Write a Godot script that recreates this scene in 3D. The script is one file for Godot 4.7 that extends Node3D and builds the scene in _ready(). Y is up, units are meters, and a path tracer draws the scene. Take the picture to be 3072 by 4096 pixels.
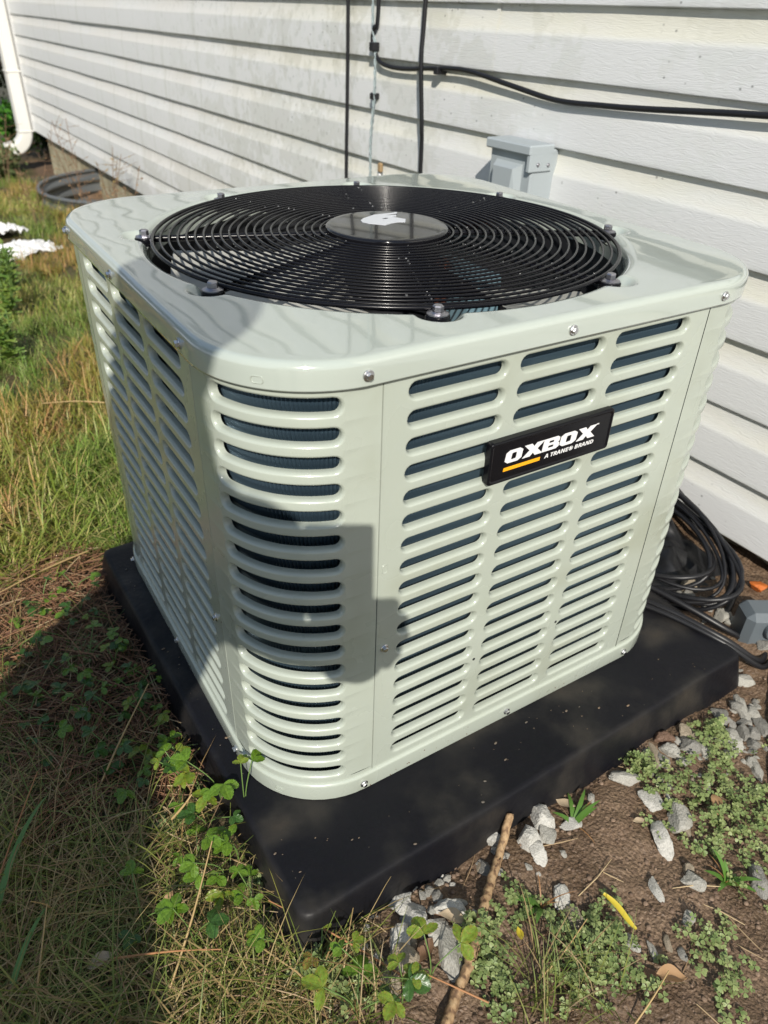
extends Node3D

# ---------------------------------------------------------------- measures (metres; the unit stands centred on the origin, y = 0 is the top of its pad)
const HALF := 0.37
const COR := 0.125
const SEAM := 0.138
const WALL_A := -0.028
const WALL_D := 0.6805
const LAP := 0.127
const LAP0 := 0.0116
var wall_n := Vector3(cos(WALL_A), 0, sin(WALL_A))
var wall_t := Vector3(-sin(WALL_A), 0, cos(WALL_A))
var rng := RandomNumberGenerator.new()
var nz := FastNoiseLite.new()
var used := {}
var M := {}

# ---------------------------------------------------------------- mesh builder: counter-clockwise in, Godot's clockwise out
class MB:
	var v := PackedVector3Array()
	var c := PackedColorArray()
	var u := PackedVector2Array()
	var u2 := PackedVector2Array()
	var i := PackedInt32Array()
	var col := Color.WHITE
	func at(p: Vector3, uv := Vector2.ZERO, uv2 := Vector2.ZERO) -> int:
		v.append(p); c.append(col); u.append(uv); u2.append(uv2)
		return v.size() - 1
	func tri(a: int, b: int, d: int):
		i.append(a); i.append(b); i.append(d)
	func quad(a: int, b: int, d: int, e: int):
		i.append(a); i.append(b); i.append(d); i.append(a); i.append(d); i.append(e)
	func face(ps: Array):
		var s := v.size()
		for p in ps: at(p)
		for k in range(1, ps.size() - 1): tri(s, s + k, s + k + 1)
	func grid(rows: int, cols: int, s: int, closed := false, flip := false):
		for r in rows - 1:
			for k in (cols if closed else cols - 1):
				var n = (k + 1) % cols
				var a = s + r * cols + k; var b = s + r * cols + n; var d = s + (r + 1) * cols + n; var e = s + (r + 1) * cols + k
				if flip: quad(a, e, d, b)
				else: quad(a, b, d, e)
	func box(ce: Vector3, size: Vector3, ch := 0.0, b := Basis()):
		var h := size / 2.0
		ch = minf(ch, minf(h.x, minf(h.y, h.z)) * 0.9)
		for ax in 3:
			var p = (ax + 1) % 3; var q = (ax + 2) % 3
			for s in [-1.0, 1.0]:
				var ps := []
				for m in [[-1, -1], [1, -1], [1, 1], [-1, 1]]:
					var w := Vector3.ZERO
					w[ax] = s * h[ax]; w[p] = m[0] * (h[p] - ch); w[q] = m[1] * (h[q] - ch)
					ps.append(ce + b * w)
				if s < 0: ps.reverse()
				face(ps)
		if ch <= 0.0: return
		for ax in 3:
			var p = (ax + 1) % 3; var q = (ax + 2) % 3
			for sp in [-1.0, 1.0]:
				for sq in [-1.0, 1.0]:
					var w := []
					for m in [[-1, 0], [1, 0], [1, 1], [-1, 1]]:
						var x := Vector3.ZERO
						x[ax] = m[0] * (h[ax] - ch)
						x[p] = sp * (h[p] - (ch if m[1] else 0.0)); x[q] = sq * (h[q] - (0.0 if m[1] else ch))
						w.append(ce + b * x)
					if sp * sq < 0: w.reverse()
					face(w)
		for sx in [-1.0, 1.0]:
			for sy in [-1.0, 1.0]:
				for sz in [-1.0, 1.0]:
					var w := [ce + b * Vector3(sx * h.x, sy * (h.y - ch), sz * (h.z - ch)), ce + b * Vector3(sx * (h.x - ch), sy * h.y, sz * (h.z - ch)), ce + b * Vector3(sx * (h.x - ch), sy * (h.y - ch), sz * h.z)]
					if sx * sy * sz < 0: w.reverse()
					face(w)
	func tube(ps: Array, r0, sides := 8, caps := true, shut := false):
		var s := v.size()
		var n := ps.size()
		var side := Vector3.ZERO
		for k in n:
			var d: Vector3
			if shut: d = (ps[(k + 1) % n] - ps[(k - 1 + n) % n]).normalized()
			else: d = (ps[mini(k + 1, n - 1)] - ps[maxi(k - 1, 0)]).normalized()
			if k == 0:
				side = d.cross(Vector3.UP if absf(d.y) < 0.9 else Vector3.RIGHT).normalized()
			side = (side - d * side.dot(d)).normalized()
			var up := d.cross(side)
			var r: float = r0[k] if r0 is Array else r0
			for j in sides:
				var a := TAU * j / sides
				at(ps[k] + (side * cos(a) + up * sin(a)) * r, Vector2(float(j) / sides, float(k) / n))
		grid(n, sides, s, true)
		if shut:
			for j in sides:
				quad(s + (n - 1) * sides + j, s + (n - 1) * sides + (j + 1) % sides, s + (j + 1) % sides, s + j)
		elif caps:
			for e in [0, n - 1]:
				var m := at(ps[e])
				for j in sides:
					if e == 0: tri(m, s + (j + 1) % sides, s + j)
					else: tri(m, s + e * sides + j, s + e * sides + (j + 1) % sides)
	func lathe(prof: Array, sides := 24, t := Transform3D()):  # profile of Vector2(radius, height), bottom to top outside
		var s := v.size()
		for q in prof:
			for j in sides:
				var a := TAU * j / sides
				at(t * Vector3(q.x * cos(a), q.y, -q.x * sin(a)), Vector2(float(j) / sides, q.y))
		grid(prof.size(), sides, s, true)
	func prism(n: int, r: float, y0: float, y1: float, ch: float, t := Transform3D()):
		var a := []; var b := []; var d := []
		for k in n:
			var g := TAU * k / n
			var e := Vector3(cos(g), 0, -sin(g))
			a.append(t * (e * r + Vector3(0, y0, 0))); b.append(t * (e * r + Vector3(0, y1 - ch, 0))); d.append(t * (e * (r - ch) + Vector3(0, y1, 0)))
		for k in n:
			var m := (k + 1) % n
			face([a[k], a[m], b[m], b[k]]); face([b[k], b[m], d[m], d[k]])
		face(d)
	func sphere(ce: Vector3, r: Vector3, n := 10):
		var pr := []
		var s := v.size()
		for k in n + 1:
			var b := -PI / 2 + PI * k / n
			for j in 2 * n:
				var a := PI * j / n
				at(ce + Vector3(cos(b) * cos(a) * r.x, sin(b) * r.y, -cos(b) * sin(a) * r.z))
		grid(n + 1, 2 * n, s, true)
	func poly(pts: PackedVector2Array, y0: float, y1: float, t := Transform3D()):  # flat shape in x, -z of t, raised from y0 to y1
		if Geometry2D.is_polygon_clockwise(pts): pts.reverse()
		var ids := Geometry2D.triangulate_polygon(pts)
		var s := v.size()
		for q in pts: at(t * Vector3(q.x, y1, -q.y))
		for k in range(0, ids.size(), 3):
			var a := pts[ids[k]]; var b := pts[ids[k + 1]]; var d := pts[ids[k + 2]]
			if (b - a).cross(d - a) > 0: tri(s + ids[k], s + ids[k + 1], s + ids[k + 2])
			else: tri(s + ids[k], s + ids[k + 2], s + ids[k + 1])
		for k in pts.size():
			var a := pts[k]; var b := pts[(k + 1) % pts.size()]
			face([t * Vector3(a.x, y0, -a.y), t * Vector3(b.x, y0, -b.y), t * Vector3(b.x, y1, -b.y), t * Vector3(a.x, y1, -a.y)])
	func mesh(flat := false) -> ArrayMesh:
		var ar := []
		ar.resize(Mesh.ARRAY_MAX)
		var nn := PackedVector3Array()
		var id := PackedInt32Array()
		id.resize(i.size())
		if flat:
			var fv := PackedVector3Array(); var fc := PackedColorArray(); var fu := PackedVector2Array()
			for k in range(0, i.size(), 3):
				var a := v[i[k]]; var b := v[i[k + 1]]; var d := v[i[k + 2]]
				var n := (b - a).cross(d - a).normalized()
				for j in [0, 2, 1]:
					fv.append(v[i[k + j]]); fc.append(c[i[k + j]]); fu.append(u[i[k + j]]); nn.append(n)
			for k in id.size(): id[k] = k
			ar[Mesh.ARRAY_VERTEX] = fv; ar[Mesh.ARRAY_COLOR] = fc; ar[Mesh.ARRAY_TEX_UV] = fu
		else:
			nn.resize(v.size())
			for k in range(0, i.size(), 3):
				var a := i[k]; var b := i[k + 1]; var d := i[k + 2]
				var n := (v[b] - v[a]).cross(v[d] - v[a])
				nn[a] += n; nn[b] += n; nn[d] += n
				id[k] = a; id[k + 1] = d; id[k + 2] = b
			for k in nn.size(): nn[k] = nn[k].normalized() if nn[k].length_squared() > 1e-24 else Vector3.UP
			ar[Mesh.ARRAY_VERTEX] = v; ar[Mesh.ARRAY_COLOR] = c; ar[Mesh.ARRAY_TEX_UV] = u; ar[Mesh.ARRAY_TEX_UV2] = u2
		ar[Mesh.ARRAY_NORMAL] = nn
		ar[Mesh.ARRAY_INDEX] = id
		var m := ArrayMesh.new()
		m.add_surface_from_arrays(Mesh.PRIMITIVE_TRIANGLES, ar)
		return m

# ---------------------------------------------------------------- scene helpers
func numbered(called: String) -> String:
	if not used.has(called):
		used[called] = 0
		return called
	used[called] += 1
	return "%s_%03d" % [called, used[called]]

func tag(o: Node3D, label: String, category: String, group := "", kind := ""):
	if label: o.set_meta("label", label)
	if category: o.set_meta("category", category)
	if group: o.set_meta("group", group)
	if kind: o.set_meta("kind", kind)
	return o

func thing(called: String, label: String, category: String, where := Vector3.ZERO, turn := 0.0, group := "") -> Node3D:
	var o := Node3D.new()
	o.name = numbered(called)
	add_child(o)
	o.position = where
	o.rotation.y = turn
	return tag(o, label, category, group)

func obj(called: String, mesh: Mesh, mat: Material, parent: Node = self, where := Transform3D()) -> MeshInstance3D:
	var o := MeshInstance3D.new()
	o.name = numbered(called) if parent == self else called
	o.mesh = mesh
	o.material_override = mat
	o.transform = where
	parent.add_child(o, true)
	return o

func mat(color: Color, rough := 0.6, metal := 0.0, more := {}) -> StandardMaterial3D:
	var m := StandardMaterial3D.new()
	m.albedo_color = color.linear_to_srgb()
	m.roughness = rough
	m.metallic = metal
	for k in more: m.set(k, more[k])
	return m

func noise_tex(freq: float, oct: int, size := 512, normal := 0.0, seed_ := 1, kind := FastNoiseLite.TYPE_SIMPLEX_SMOOTH, ramp: Gradient = null) -> NoiseTexture2D:
	var n := FastNoiseLite.new()
	n.noise_type = kind
	n.frequency = freq
	n.fractal_octaves = oct
	n.seed = seed_
	var t := NoiseTexture2D.new()
	t.width = size; t.height = size
	t.seamless = true
	t.noise = n
	if normal > 0.0:
		t.as_normal_map = true
		t.bump_strength = normal
	if ramp: t.color_ramp = ramp
	return t

func ramp(a: Array) -> Gradient:
	var g := Gradient.new()
	var o := PackedFloat32Array(); var c := PackedColorArray()
	for q in a:
		o.append(q[0]); c.append(q[1].linear_to_srgb() if q[1] is Color else Color(q[1], q[1], q[1]))
	g.offsets = o; g.colors = c
	return g

func wpt(t: float, y: float, o: float) -> Vector3:  # a point on the house wall: along it, up, out from it
	return wall_n * (WALL_D - o) + wall_t * t + Vector3(0, y, 0)

func sm(a: float, b: float, x: float) -> float:
	return smoothstep(a, b, x)

func gy(x: float, z: float) -> float:  # height of the ground
	var y := -0.066 + 0.03 * nz.get_noise_2d(x * 60, z * 60) * sm(0.2, 1.5, absf(z) + absf(x) - 0.7)
	y += 0.035 * sm(0.44, 0.62, x) * sm(-1.0, -0.3, z)
	y -= 0.03 * sm(-1.0, -3.0, z) + 0.18 * sm(-4.5, -6.0, z)
	y += 0.012 * nz.get_noise_2d(x * 300 + 77, z * 300) + 0.006 * nz.get_noise_2d(x * 1100, z * 1100 + 50)
	return y

func ordinals(list: Array):  # things that share a label are told apart by their order across the photo
	var by := {}
	for o in list:
		var l: String = o.get_meta("label")
		if not by.has(l): by[l] = []
		by[l].append(o)
	var right := Basis.from_euler(Vector3(-0.59616, -0.57131, 0.03401))
	var across := func(o: Node3D) -> float:
		var q: Vector3 = right.inverse() * (o.position - CAM)
		return q.x / -q.z
	var names := ["leftmost", "second from the left", "third from the left", "fourth from the left", "fifth from the left", "sixth from the left", "seventh from the left", "eighth from the left", "ninth from the left", "tenth from the left", "eleventh from the left", "twelfth from the left", "thirteenth from the left", "fourteenth from the left"]
	for l in by:
		var n: int = by[l].size()
		if n < 2: continue
		by[l].sort_custom(func(a, b): return across.call(a) < across.call(b))
		for k in n:
			var w: String = "rightmost" if k == n - 1 else (names[k] if k < 14 and k <= n / 2 + 1 else ("second from the right" if k == n - 2 else "%s from the right" % ["third", "fourth", "fifth", "sixth", "seventh", "eighth", "ninth", "tenth", "eleventh", "twelfth", "thirteenth", "fourteenth", "fifteenth"][mini(n - k - 3, 12)]))
			by[l][k].set_meta("label", l + ", " + w)

func spline(ps: Array, n: int) -> Array:
	var out := []
	var m := ps.size()
	for k in m - 1:
		for j in n:
			out.append(ps[k].cubic_interpolate(ps[k + 1], ps[maxi(k - 1, 0)], ps[mini(k + 2, m - 1)], float(j) / n))
	out.append(ps[m - 1])
	return out

# ---------------------------------------------------------------- materials and textures
func image_tex(w: int, h: int, f: Callable) -> ImageTexture:
	var im := Image.create(w, h, false, Image.FORMAT_RGB8)
	for y in h:
		for x in w:
			var c: Color = f.call(x, y)
			im.set_pixel(x, y, c)
	return ImageTexture.create_from_image(im)

func siding_material() -> StandardMaterial3D:
	var n := FastNoiseLite.new(); n.seed = 5; n.frequency = 1.0; n.fractal_octaves = 3
	var grain := image_tex(1024, 256, func(x: int, y: int):
		var w := n.get_noise_2d(x * 0.012, y * 0.02) * 3.0
		var k := 0.5 + 0.5 * n.get_noise_2d(x * 0.02 + 40.0, y * 0.22 + w)
		k = clampf(k * 0.8 + 0.25 * (0.5 + 0.5 * n.get_noise_2d(x * 0.09, y * 0.6)), 0, 1)
		return Color(k, k, k))
	var d := FastNoiseLite.new(); d.seed = 9; d.frequency = 1.0; d.fractal_octaves = 4
	var dirt := image_tex(2048, 512, func(x: int, y: int):
		var t := -6.1 + 7.1 * x / 2048.0
		var h := 1.3 - 1.4 * y / 512.0
		var f := fposmod((h - LAP0) / LAP, 1.0)
		var c := Color(0.965, 0.968, 0.965)
		var warm := smoothstep(0.55, 0.68, f) * (1.0 - 0.25 * smoothstep(0.9, 1.0, f)) * clampf(0.75 + d.get_noise_2d(t * 1.3, h * 6.0), 0, 1)
		c = c * Color(1, 1.0 - 0.015 * warm, 1.0 - (0.03 + 0.038 * smoothstep(-2.6, -0.8, t)) * warm)
		var diag := t + 1.9 + (h - 0.45) * -1.8
		var zone := exp(-diag * diag / 1.1) * smoothstep(-4.6, -3.4, t) + 0.8 * exp(-pow((t + 3.6) / 1.0, 2)) * smoothstep(0.3, 0.1, h)
		var b := d.get_noise_2d(t * 3.0 + 9.0, h * 4.0) + 0.5 * d.get_noise_2d(t * 24.0, h * 20.0)
		var blot := smoothstep(0.02, 0.16, b + 0.35 * zone - 0.22) * zone
		var fleck := smoothstep(0.36, 0.46, d.get_noise_2d(t * 26.0 + 3.0, h * 20.0 + 70.0) + 0.16 * exp(-pow((t + 1.1) / 0.8, 2))) * smoothstep(-4.0, -2.0, t)
		c = c * Color(1, 1, 1).lerp(Color(0.86, 0.855, 0.82), clampf(blot, 0, 1) * 0.36)
		c = c * Color(1, 1, 1).lerp(Color(0.86, 0.865, 0.85), fleck * 0.38 * smoothstep(-0.5, -1.2, t))
		var streak := smoothstep(0.25, 0.6, d.get_noise_2d(t * 14.0, h * 0.7 + 20.0)) * smoothstep(0.0, -3.0, t) * 0.4
		c = c * Color(1, 1, 1).lerp(Color(0.87, 0.87, 0.84), streak)
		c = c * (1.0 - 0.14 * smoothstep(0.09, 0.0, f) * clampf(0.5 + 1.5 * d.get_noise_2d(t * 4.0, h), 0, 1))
		var speck := smoothstep(0.6, 0.66, d.get_noise_2d(t * 90.0, h * 90.0 + 11.0)) * smoothstep(0.25, 0.5, d.get_noise_2d(t * 3.0 + 55.0, h * 5.0) + 0.28)
		c = c * (1.0 - 0.45 * speck)
		return c)
	var m := mat(Color(0.765, 0.775, 0.78), 0.45)
	m.heightmap_enabled = true
	m.heightmap_texture = grain
	m.heightmap_scale = 0.06
	m.detail_enabled = true
	m.detail_albedo = dirt
	m.detail_blend_mode = BaseMaterial3D.BLEND_MODE_MUL
	m.detail_uv_layer = BaseMaterial3D.DETAIL_UV_2
	return m

func materials():
	var fine := noise_tex(0.02, 4, 512, 0.0, 3)
	M.siding = siding_material()
	M.paint = mat(Color(0.43, 0.472, 0.412), 0.28, 0.0, {"clearcoat_enabled": true, "clearcoat": 0.5, "clearcoat_roughness": 0.12})
	M.paint.albedo_texture = noise_tex(0.004, 5, 512, 0.0, 71, FastNoiseLite.TYPE_SIMPLEX_SMOOTH, ramp([[0.0, Color(0.86, 0.85, 0.8)], [0.4, Color(0.97, 0.97, 0.96)], [1.0, Color(1, 1, 1)]]))
	M.paint.roughness_texture = noise_tex(0.007, 5, 512, 0.0, 72, FastNoiseLite.TYPE_SIMPLEX_SMOOTH, ramp([[0.0, 0.7], [0.6, 1.0], [1.0, 1.6]]))
	M.paint.heightmap_enabled = true
	M.paint.heightmap_texture = noise_tex(0.09, 3, 512, 0.0, 8)
	M.paint.heightmap_scale = 0.0008
	M.paint.uv1_triplanar = true; M.paint.uv1_scale = Vector3.ONE * 2.0
	M.lid = mat(Color(0.44, 0.488, 0.44), 0.16, 0.0, {"clearcoat_enabled": true, "clearcoat": 1.0, "clearcoat_roughness": 0.02, "metallic_specular": 0.55})
	M.lid.roughness_texture = noise_tex(0.006, 4, 512, 0.0, 12, FastNoiseLite.TYPE_SIMPLEX_SMOOTH, ramp([[0.0, 0.6], [0.5, 0.75], [0.7, 1.1], [1.0, 1.5]]))
	M.lid.uv1_triplanar = true; M.lid.uv1_scale = Vector3.ONE * 1.3
	M.black = mat(Color(0.005, 0.005, 0.007), 0.25, 0.0, {"metallic_specular": 0.3, "clearcoat_enabled": true, "clearcoat": 0.12, "clearcoat_roughness": 0.12})
	M.hub = mat(Color(0.007, 0.007, 0.009), 0.1, 0.0, {"metallic_specular": 0.38, "clearcoat_enabled": true, "clearcoat": 0.35, "clearcoat_roughness": 0.02})
	M.dull_black = mat(Color(0.012, 0.013, 0.016), 0.55)
	M.rubber = mat(Color(0.009, 0.009, 0.011), 0.42)
	M.rubber_grey = mat(Color(0.03, 0.03, 0.031), 0.5)
	M.steel = mat(Color(0.62, 0.62, 0.63), 0.2, 1.0)
	M.zinc = mat(Color(0.4, 0.39, 0.42), 0.36, 1.0)
	M.coil = mat(Color(0.07, 0.112, 0.15), 0.28, 0.5)
	M.copper = mat(Color(0.3, 0.1, 0.055), 0.4, 0.8)
	M.blade = mat(Color(0.4, 0.4, 0.37), 0.45, 0.15)
	M.bluebox = mat(Color(0.16, 0.27, 0.33), 0.5)
	M.white = mat(Color(0.78, 0.78, 0.78), 0.45)
	M.amber = mat(Color(0.95, 0.42, 0.01), 0.45)
	M.emblem = mat(Color(0.62, 0.64, 0.68), 0.25)
	M.grey_paint = mat(Color(0.35, 0.39, 0.41), 0.5)
	M.grey_pvc = mat(Color(0.11, 0.13, 0.145), 0.45)
	M.alu = mat(Color(0.72, 0.71, 0.67), 0.45)
	M.trim = mat(Color(0.6, 0.6, 0.59), 0.5)
	M.concrete = mat(Color(0.5, 0.46, 0.33), 0.9, 0.0, {"albedo_texture": noise_tex(0.012, 5, 512, 0.0, 21, FastNoiseLite.TYPE_SIMPLEX_SMOOTH, ramp([[0.0, Color(0.45, 0.42, 0.36)], [1.0, Color(1, 1, 1)]])), "uv1_triplanar": true, "uv1_world_triplanar": true})
	M.well = mat(Color(0.15, 0.16, 0.165), 0.5, 0.4)
	M.teal_wire = mat(Color(0.3, 0.36, 0.37), 0.5)
	M.pad = mat(Color(0.85, 0.85, 0.9), 0.62, 0.0, {"albedo_texture": noise_tex(0.0035, 5, 1024, 0.0, 31, FastNoiseLite.TYPE_SIMPLEX_SMOOTH, ramp([[0.0, Color(0.006, 0.0065, 0.009)], [0.45, Color(0.0085, 0.0085, 0.011)], [0.6, Color(0.017, 0.0165, 0.0165)], [0.75, Color(0.034, 0.031, 0.027)], [1.0, Color(0.06, 0.05, 0.038)]])),
		"roughness_texture": noise_tex(0.004, 4, 512, 0.0, 32, FastNoiseLite.TYPE_SIMPLEX_SMOOTH, ramp([[0.0, 0.55], [1.0, 1.0]])), "uv1_triplanar": true, "uv1_world_triplanar": true, "uv1_scale": Vector3.ONE * 1.4, "metallic_specular": 0.32})
	M.pad.heightmap_enabled = true; M.pad.heightmap_texture = noise_tex(0.12, 3, 512, 0.0, 33); M.pad.heightmap_scale = 0.05
	M.soil = mat(Color(1, 1, 1), 0.75, 0.0, {"vertex_color_use_as_albedo": true, "uv1_triplanar": true, "uv1_world_triplanar": true, "uv1_scale": Vector3.ONE * 3.0,
		"albedo_texture": noise_tex(0.05, 5, 1024, 0.0, 41, FastNoiseLite.TYPE_SIMPLEX_SMOOTH, ramp([[0.0, Color(0.28, 0.26, 0.25)], [0.45, Color(0.62, 0.6, 0.58)], [0.8, Color(1, 1, 1)], [1.0, Color(1.0, 1.0, 1.0)]])),
		"roughness_texture": noise_tex(0.03, 4, 512, 0.0, 42, FastNoiseLite.TYPE_SIMPLEX_SMOOTH, ramp([[0.0, 0.45], [1.0, 1.2]])) })
	M.soil.heightmap_enabled = true; M.soil.heightmap_texture = noise_tex(0.045, 5, 1024, 0.0, 43); M.soil.heightmap_scale = 0.3
	M.stone = mat(Color(1, 1, 1), 0.55, 0.0, {"vertex_color_use_as_albedo": true, "uv1_triplanar": true, "uv1_scale": Vector3.ONE * 0.6,
		"albedo_texture": noise_tex(0.02, 5, 512, 0.0, 51, FastNoiseLite.TYPE_SIMPLEX_SMOOTH, ramp([[0.0, Color(0.5, 0.49, 0.47)], [0.5, Color(0.85, 0.85, 0.85)], [1.0, Color(1, 1, 1)]]))})
	M.stone.heightmap_enabled = true; M.stone.heightmap_texture = fine; M.stone.heightmap_scale = 0.1
	var lush := {"vertex_color_use_as_albedo": true, "backlight_enabled": true, "backlight": Color(0.45, 0.5, 0.2)}
	M.grass = mat(Color(1, 1, 1), 0.5, 0.0, lush)
	M.straw_stuff = mat(Color(1, 1, 1), 0.65, 0.0, {"vertex_color_use_as_albedo": true})
	M.clover = mat(Color(1, 1, 1), 0.5, 0.0, lush)
	M.shrub = mat(Color(1, 1, 1), 0.75, 0.0, {"metallic_specular": 0.15, "vertex_color_use_as_albedo": true, "backlight_enabled": true, "backlight": Color(0.2, 0.25, 0.1)})
	M.bark = mat(Color(0.9, 0.9, 0.9), 0.8, 0.0, {"albedo_texture": noise_tex(0.03, 5, 512, 0.0, 61, FastNoiseLite.TYPE_SIMPLEX_SMOOTH, ramp([[0.0, Color(0.05, 0.03, 0.02)], [0.36, Color(0.17, 0.095, 0.05)], [0.5, Color(0.42, 0.27, 0.14)], [1.0, Color(0.6, 0.43, 0.25)]])), "uv1_triplanar": true, "uv1_scale": Vector3(6, 6, 6)})
	M.bark.heightmap_enabled = true; M.bark.heightmap_texture = fine; M.bark.heightmap_scale = 0.15
	M.twig = mat(Color(0.12, 0.08, 0.05), 0.85)
	var leaf_tex := func(base: Color, vein: Color, spot: Color, spots: float):
		var n := FastNoiseLite.new(); n.seed = int(spots * 100) + 3; n.frequency = 0.03; n.fractal_octaves = 3
		return image_tex(128, 128, func(x: int, y: int):
			var a := absf(x / 63.5 - 1.0); var b := 1.0 - y / 127.0
			var k := smoothstep(0.07, 0.015, a) + 0.75 * smoothstep(0.16, 0.0, absf(fposmod((b - a * 0.45) * 7.0, 1.0) - 0.5) ) * smoothstep(1.0, 0.2, a)
			var c := base.lerp(vein, clampf(k, 0, 1) * 0.55)
			c = c * (0.85 + 0.35 * n.get_noise_2d(x, y))
			c = c.lerp(spot, clampf(smoothstep(0.55 - spots, 0.75 - spots, n.get_noise_2d(x + 300, y) + 0.5 * a), 0, 1))
			return c.clamp().linear_to_srgb())
	M.leaf = []
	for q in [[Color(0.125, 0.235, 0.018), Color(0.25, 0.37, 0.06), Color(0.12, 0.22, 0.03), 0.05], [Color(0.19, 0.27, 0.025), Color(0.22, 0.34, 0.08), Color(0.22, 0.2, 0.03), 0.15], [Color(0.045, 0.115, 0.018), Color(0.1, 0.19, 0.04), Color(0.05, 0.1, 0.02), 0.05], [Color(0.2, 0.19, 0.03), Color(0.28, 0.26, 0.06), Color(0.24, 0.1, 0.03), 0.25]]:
		var t: ImageTexture = leaf_tex.call(q[0], q[1], q[2], q[3])
		var m := mat(Color(1, 1, 1), 0.32, 0.0, {"albedo_texture": t, "backlight_enabled": true, "backlight": Color(0.5, 0.6, 0.15)})
		m.heightmap_enabled = true; m.heightmap_texture = t; m.heightmap_scale = -0.12
		M.leaf.append(m)
	M.dead = []
	for q in [Color(0.33, 0.2, 0.1), Color(0.4, 0.17, 0.05), Color(0.16, 0.09, 0.05), Color(0.5, 0.4, 0.03), Color(0.42, 0.33, 0.22)]:
		M.dead.append(mat(q, 0.6, 0.0, {"backlight_enabled": true, "backlight": Color(0.3, 0.2, 0.1)}))
	M.stalk = mat(Color(0.42, 0.29, 0.13), 0.6)
	M.stalk_red = mat(Color(0.36, 0.17, 0.07), 0.6)
	M.stem_green = mat(Color(0.12, 0.2, 0.05), 0.5)
	M.rust_stone = mat(Color(0.5, 0.13, 0.02), 0.6)
	M.cloth = mat(Color(0.8, 0.8, 0.8), 0.8)
	M.drop = mat(Color(1, 1, 1, 0.06), 0.02, 0.0, {"refraction_enabled": true, "refraction_scale": 0.033, "transparency": BaseMaterial3D.TRANSPARENCY_ALPHA})
	M.person = mat(Color(1, 1, 1), 0.8, 0.0, {"vertex_color_use_as_albedo": true})

func copies(called: String, mesh: Mesh, m: Material, list: Array, parent: Node = self) -> MultiMeshInstance3D:  # list of [Transform3D, Color]
	var mm := MultiMesh.new()
	mm.transform_format = MultiMesh.TRANSFORM_3D
	mm.use_colors = true
	mm.mesh = mesh
	mm.instance_count = list.size()
	for k in list.size():
		mm.set_instance_transform(k, list[k][0]); mm.set_instance_color(k, list[k][1])
	var o := MultiMeshInstance3D.new()
	o.name = numbered(called) if parent == self else called
	o.multimesh = mm
	o.material_override = m
	parent.add_child(o, true)
	o.set_meta("kind", "stuff")
	return o

# ---------------------------------------------------------------- ground and house
func grass_share(x: float, z: float) -> float:
	var n := nz.get_noise_2d(x * 700 + 300, z * 700) * 0.07
	var left := sm(-0.29, -0.40, x + n + 0.10 * sm(0.5, 0.62, z))
	var back := sm(-0.36, -0.5, z) * sm(0.5, 0.4, x)
	return clampf(maxf(maxf(left, back), sm(-6.2, -6.8, z)), 0, 1)

func build_ground():
	var xs := []; var zs := []
	for q in [-40.0, -20.0, -10.0, -6.0, -4.0, -3.0, -2.4, -2.0]: xs.append(q)
	var x := -1.7
	while x < -1.0: xs.append(x); x += 0.05
	while x < 0.8: xs.append(x); x += 0.009
	for q in [0.85, 0.95, 1.1, 1.5, 2.0, 4.0, 10.0, 40.0]: xs.append(q)
	for q in [-60.0, -30.0, -15.0, -10.0, -8.0, -7.0]: zs.append(q)
	var z := -6.4
	while z < -0.6: zs.append(z); z += 0.06
	while z < 0.95: zs.append(z); z += 0.0095
	while z < 2.0: zs.append(z); z += 0.07
	for q in [3.0, 5.0, 10.0, 30.0]: zs.append(q)
	var b := MB.new()
	for zz in zs:
		for xx in xs:
			var y := gy(xx, zz)
			var g := grass_share(xx, zz)
			y += (1.0 - g) * (0.004 * nz.get_noise_2d(xx * 4200, zz * 4200) + 0.0025 * nz.get_noise_2d(xx * 9000, zz * 9000 + 9))
			var rr := Vector2(xx - 0.70, zz + 3.95).length()
			y -= 0.3 * sm(0.56, 0.5, rr)
			var soil := Color(0.16, 0.102, 0.06).lerp(Color(0.24, 0.162, 0.104), clampf(0.5 + nz.get_noise_2d(xx * 500, zz * 500), 0, 1))
			var litter := sm(-0.68, -0.6, xx) * sm(-0.45, -0.38, zz) * sm(0.25, 0.15, zz)
			var thatch := Color(0.115, 0.085, 0.04).lerp(Color(0.1, 0.055, 0.03), litter).lerp(Color(0.09, 0.095, 0.03), clampf(0.5 + nz.get_noise_2d(xx * 350, zz * 350 + 40), 0, 1))
			b.col = soil.lerp(thatch, g)
			b.at(Vector3(xx, y, zz))
	b.grid(zs.size(), xs.size(), 0, false, true)
	tag(obj("ground", b.mesh(), M.soil), "bare brown soil with thatch under the grass", "", "", "structure")

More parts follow.
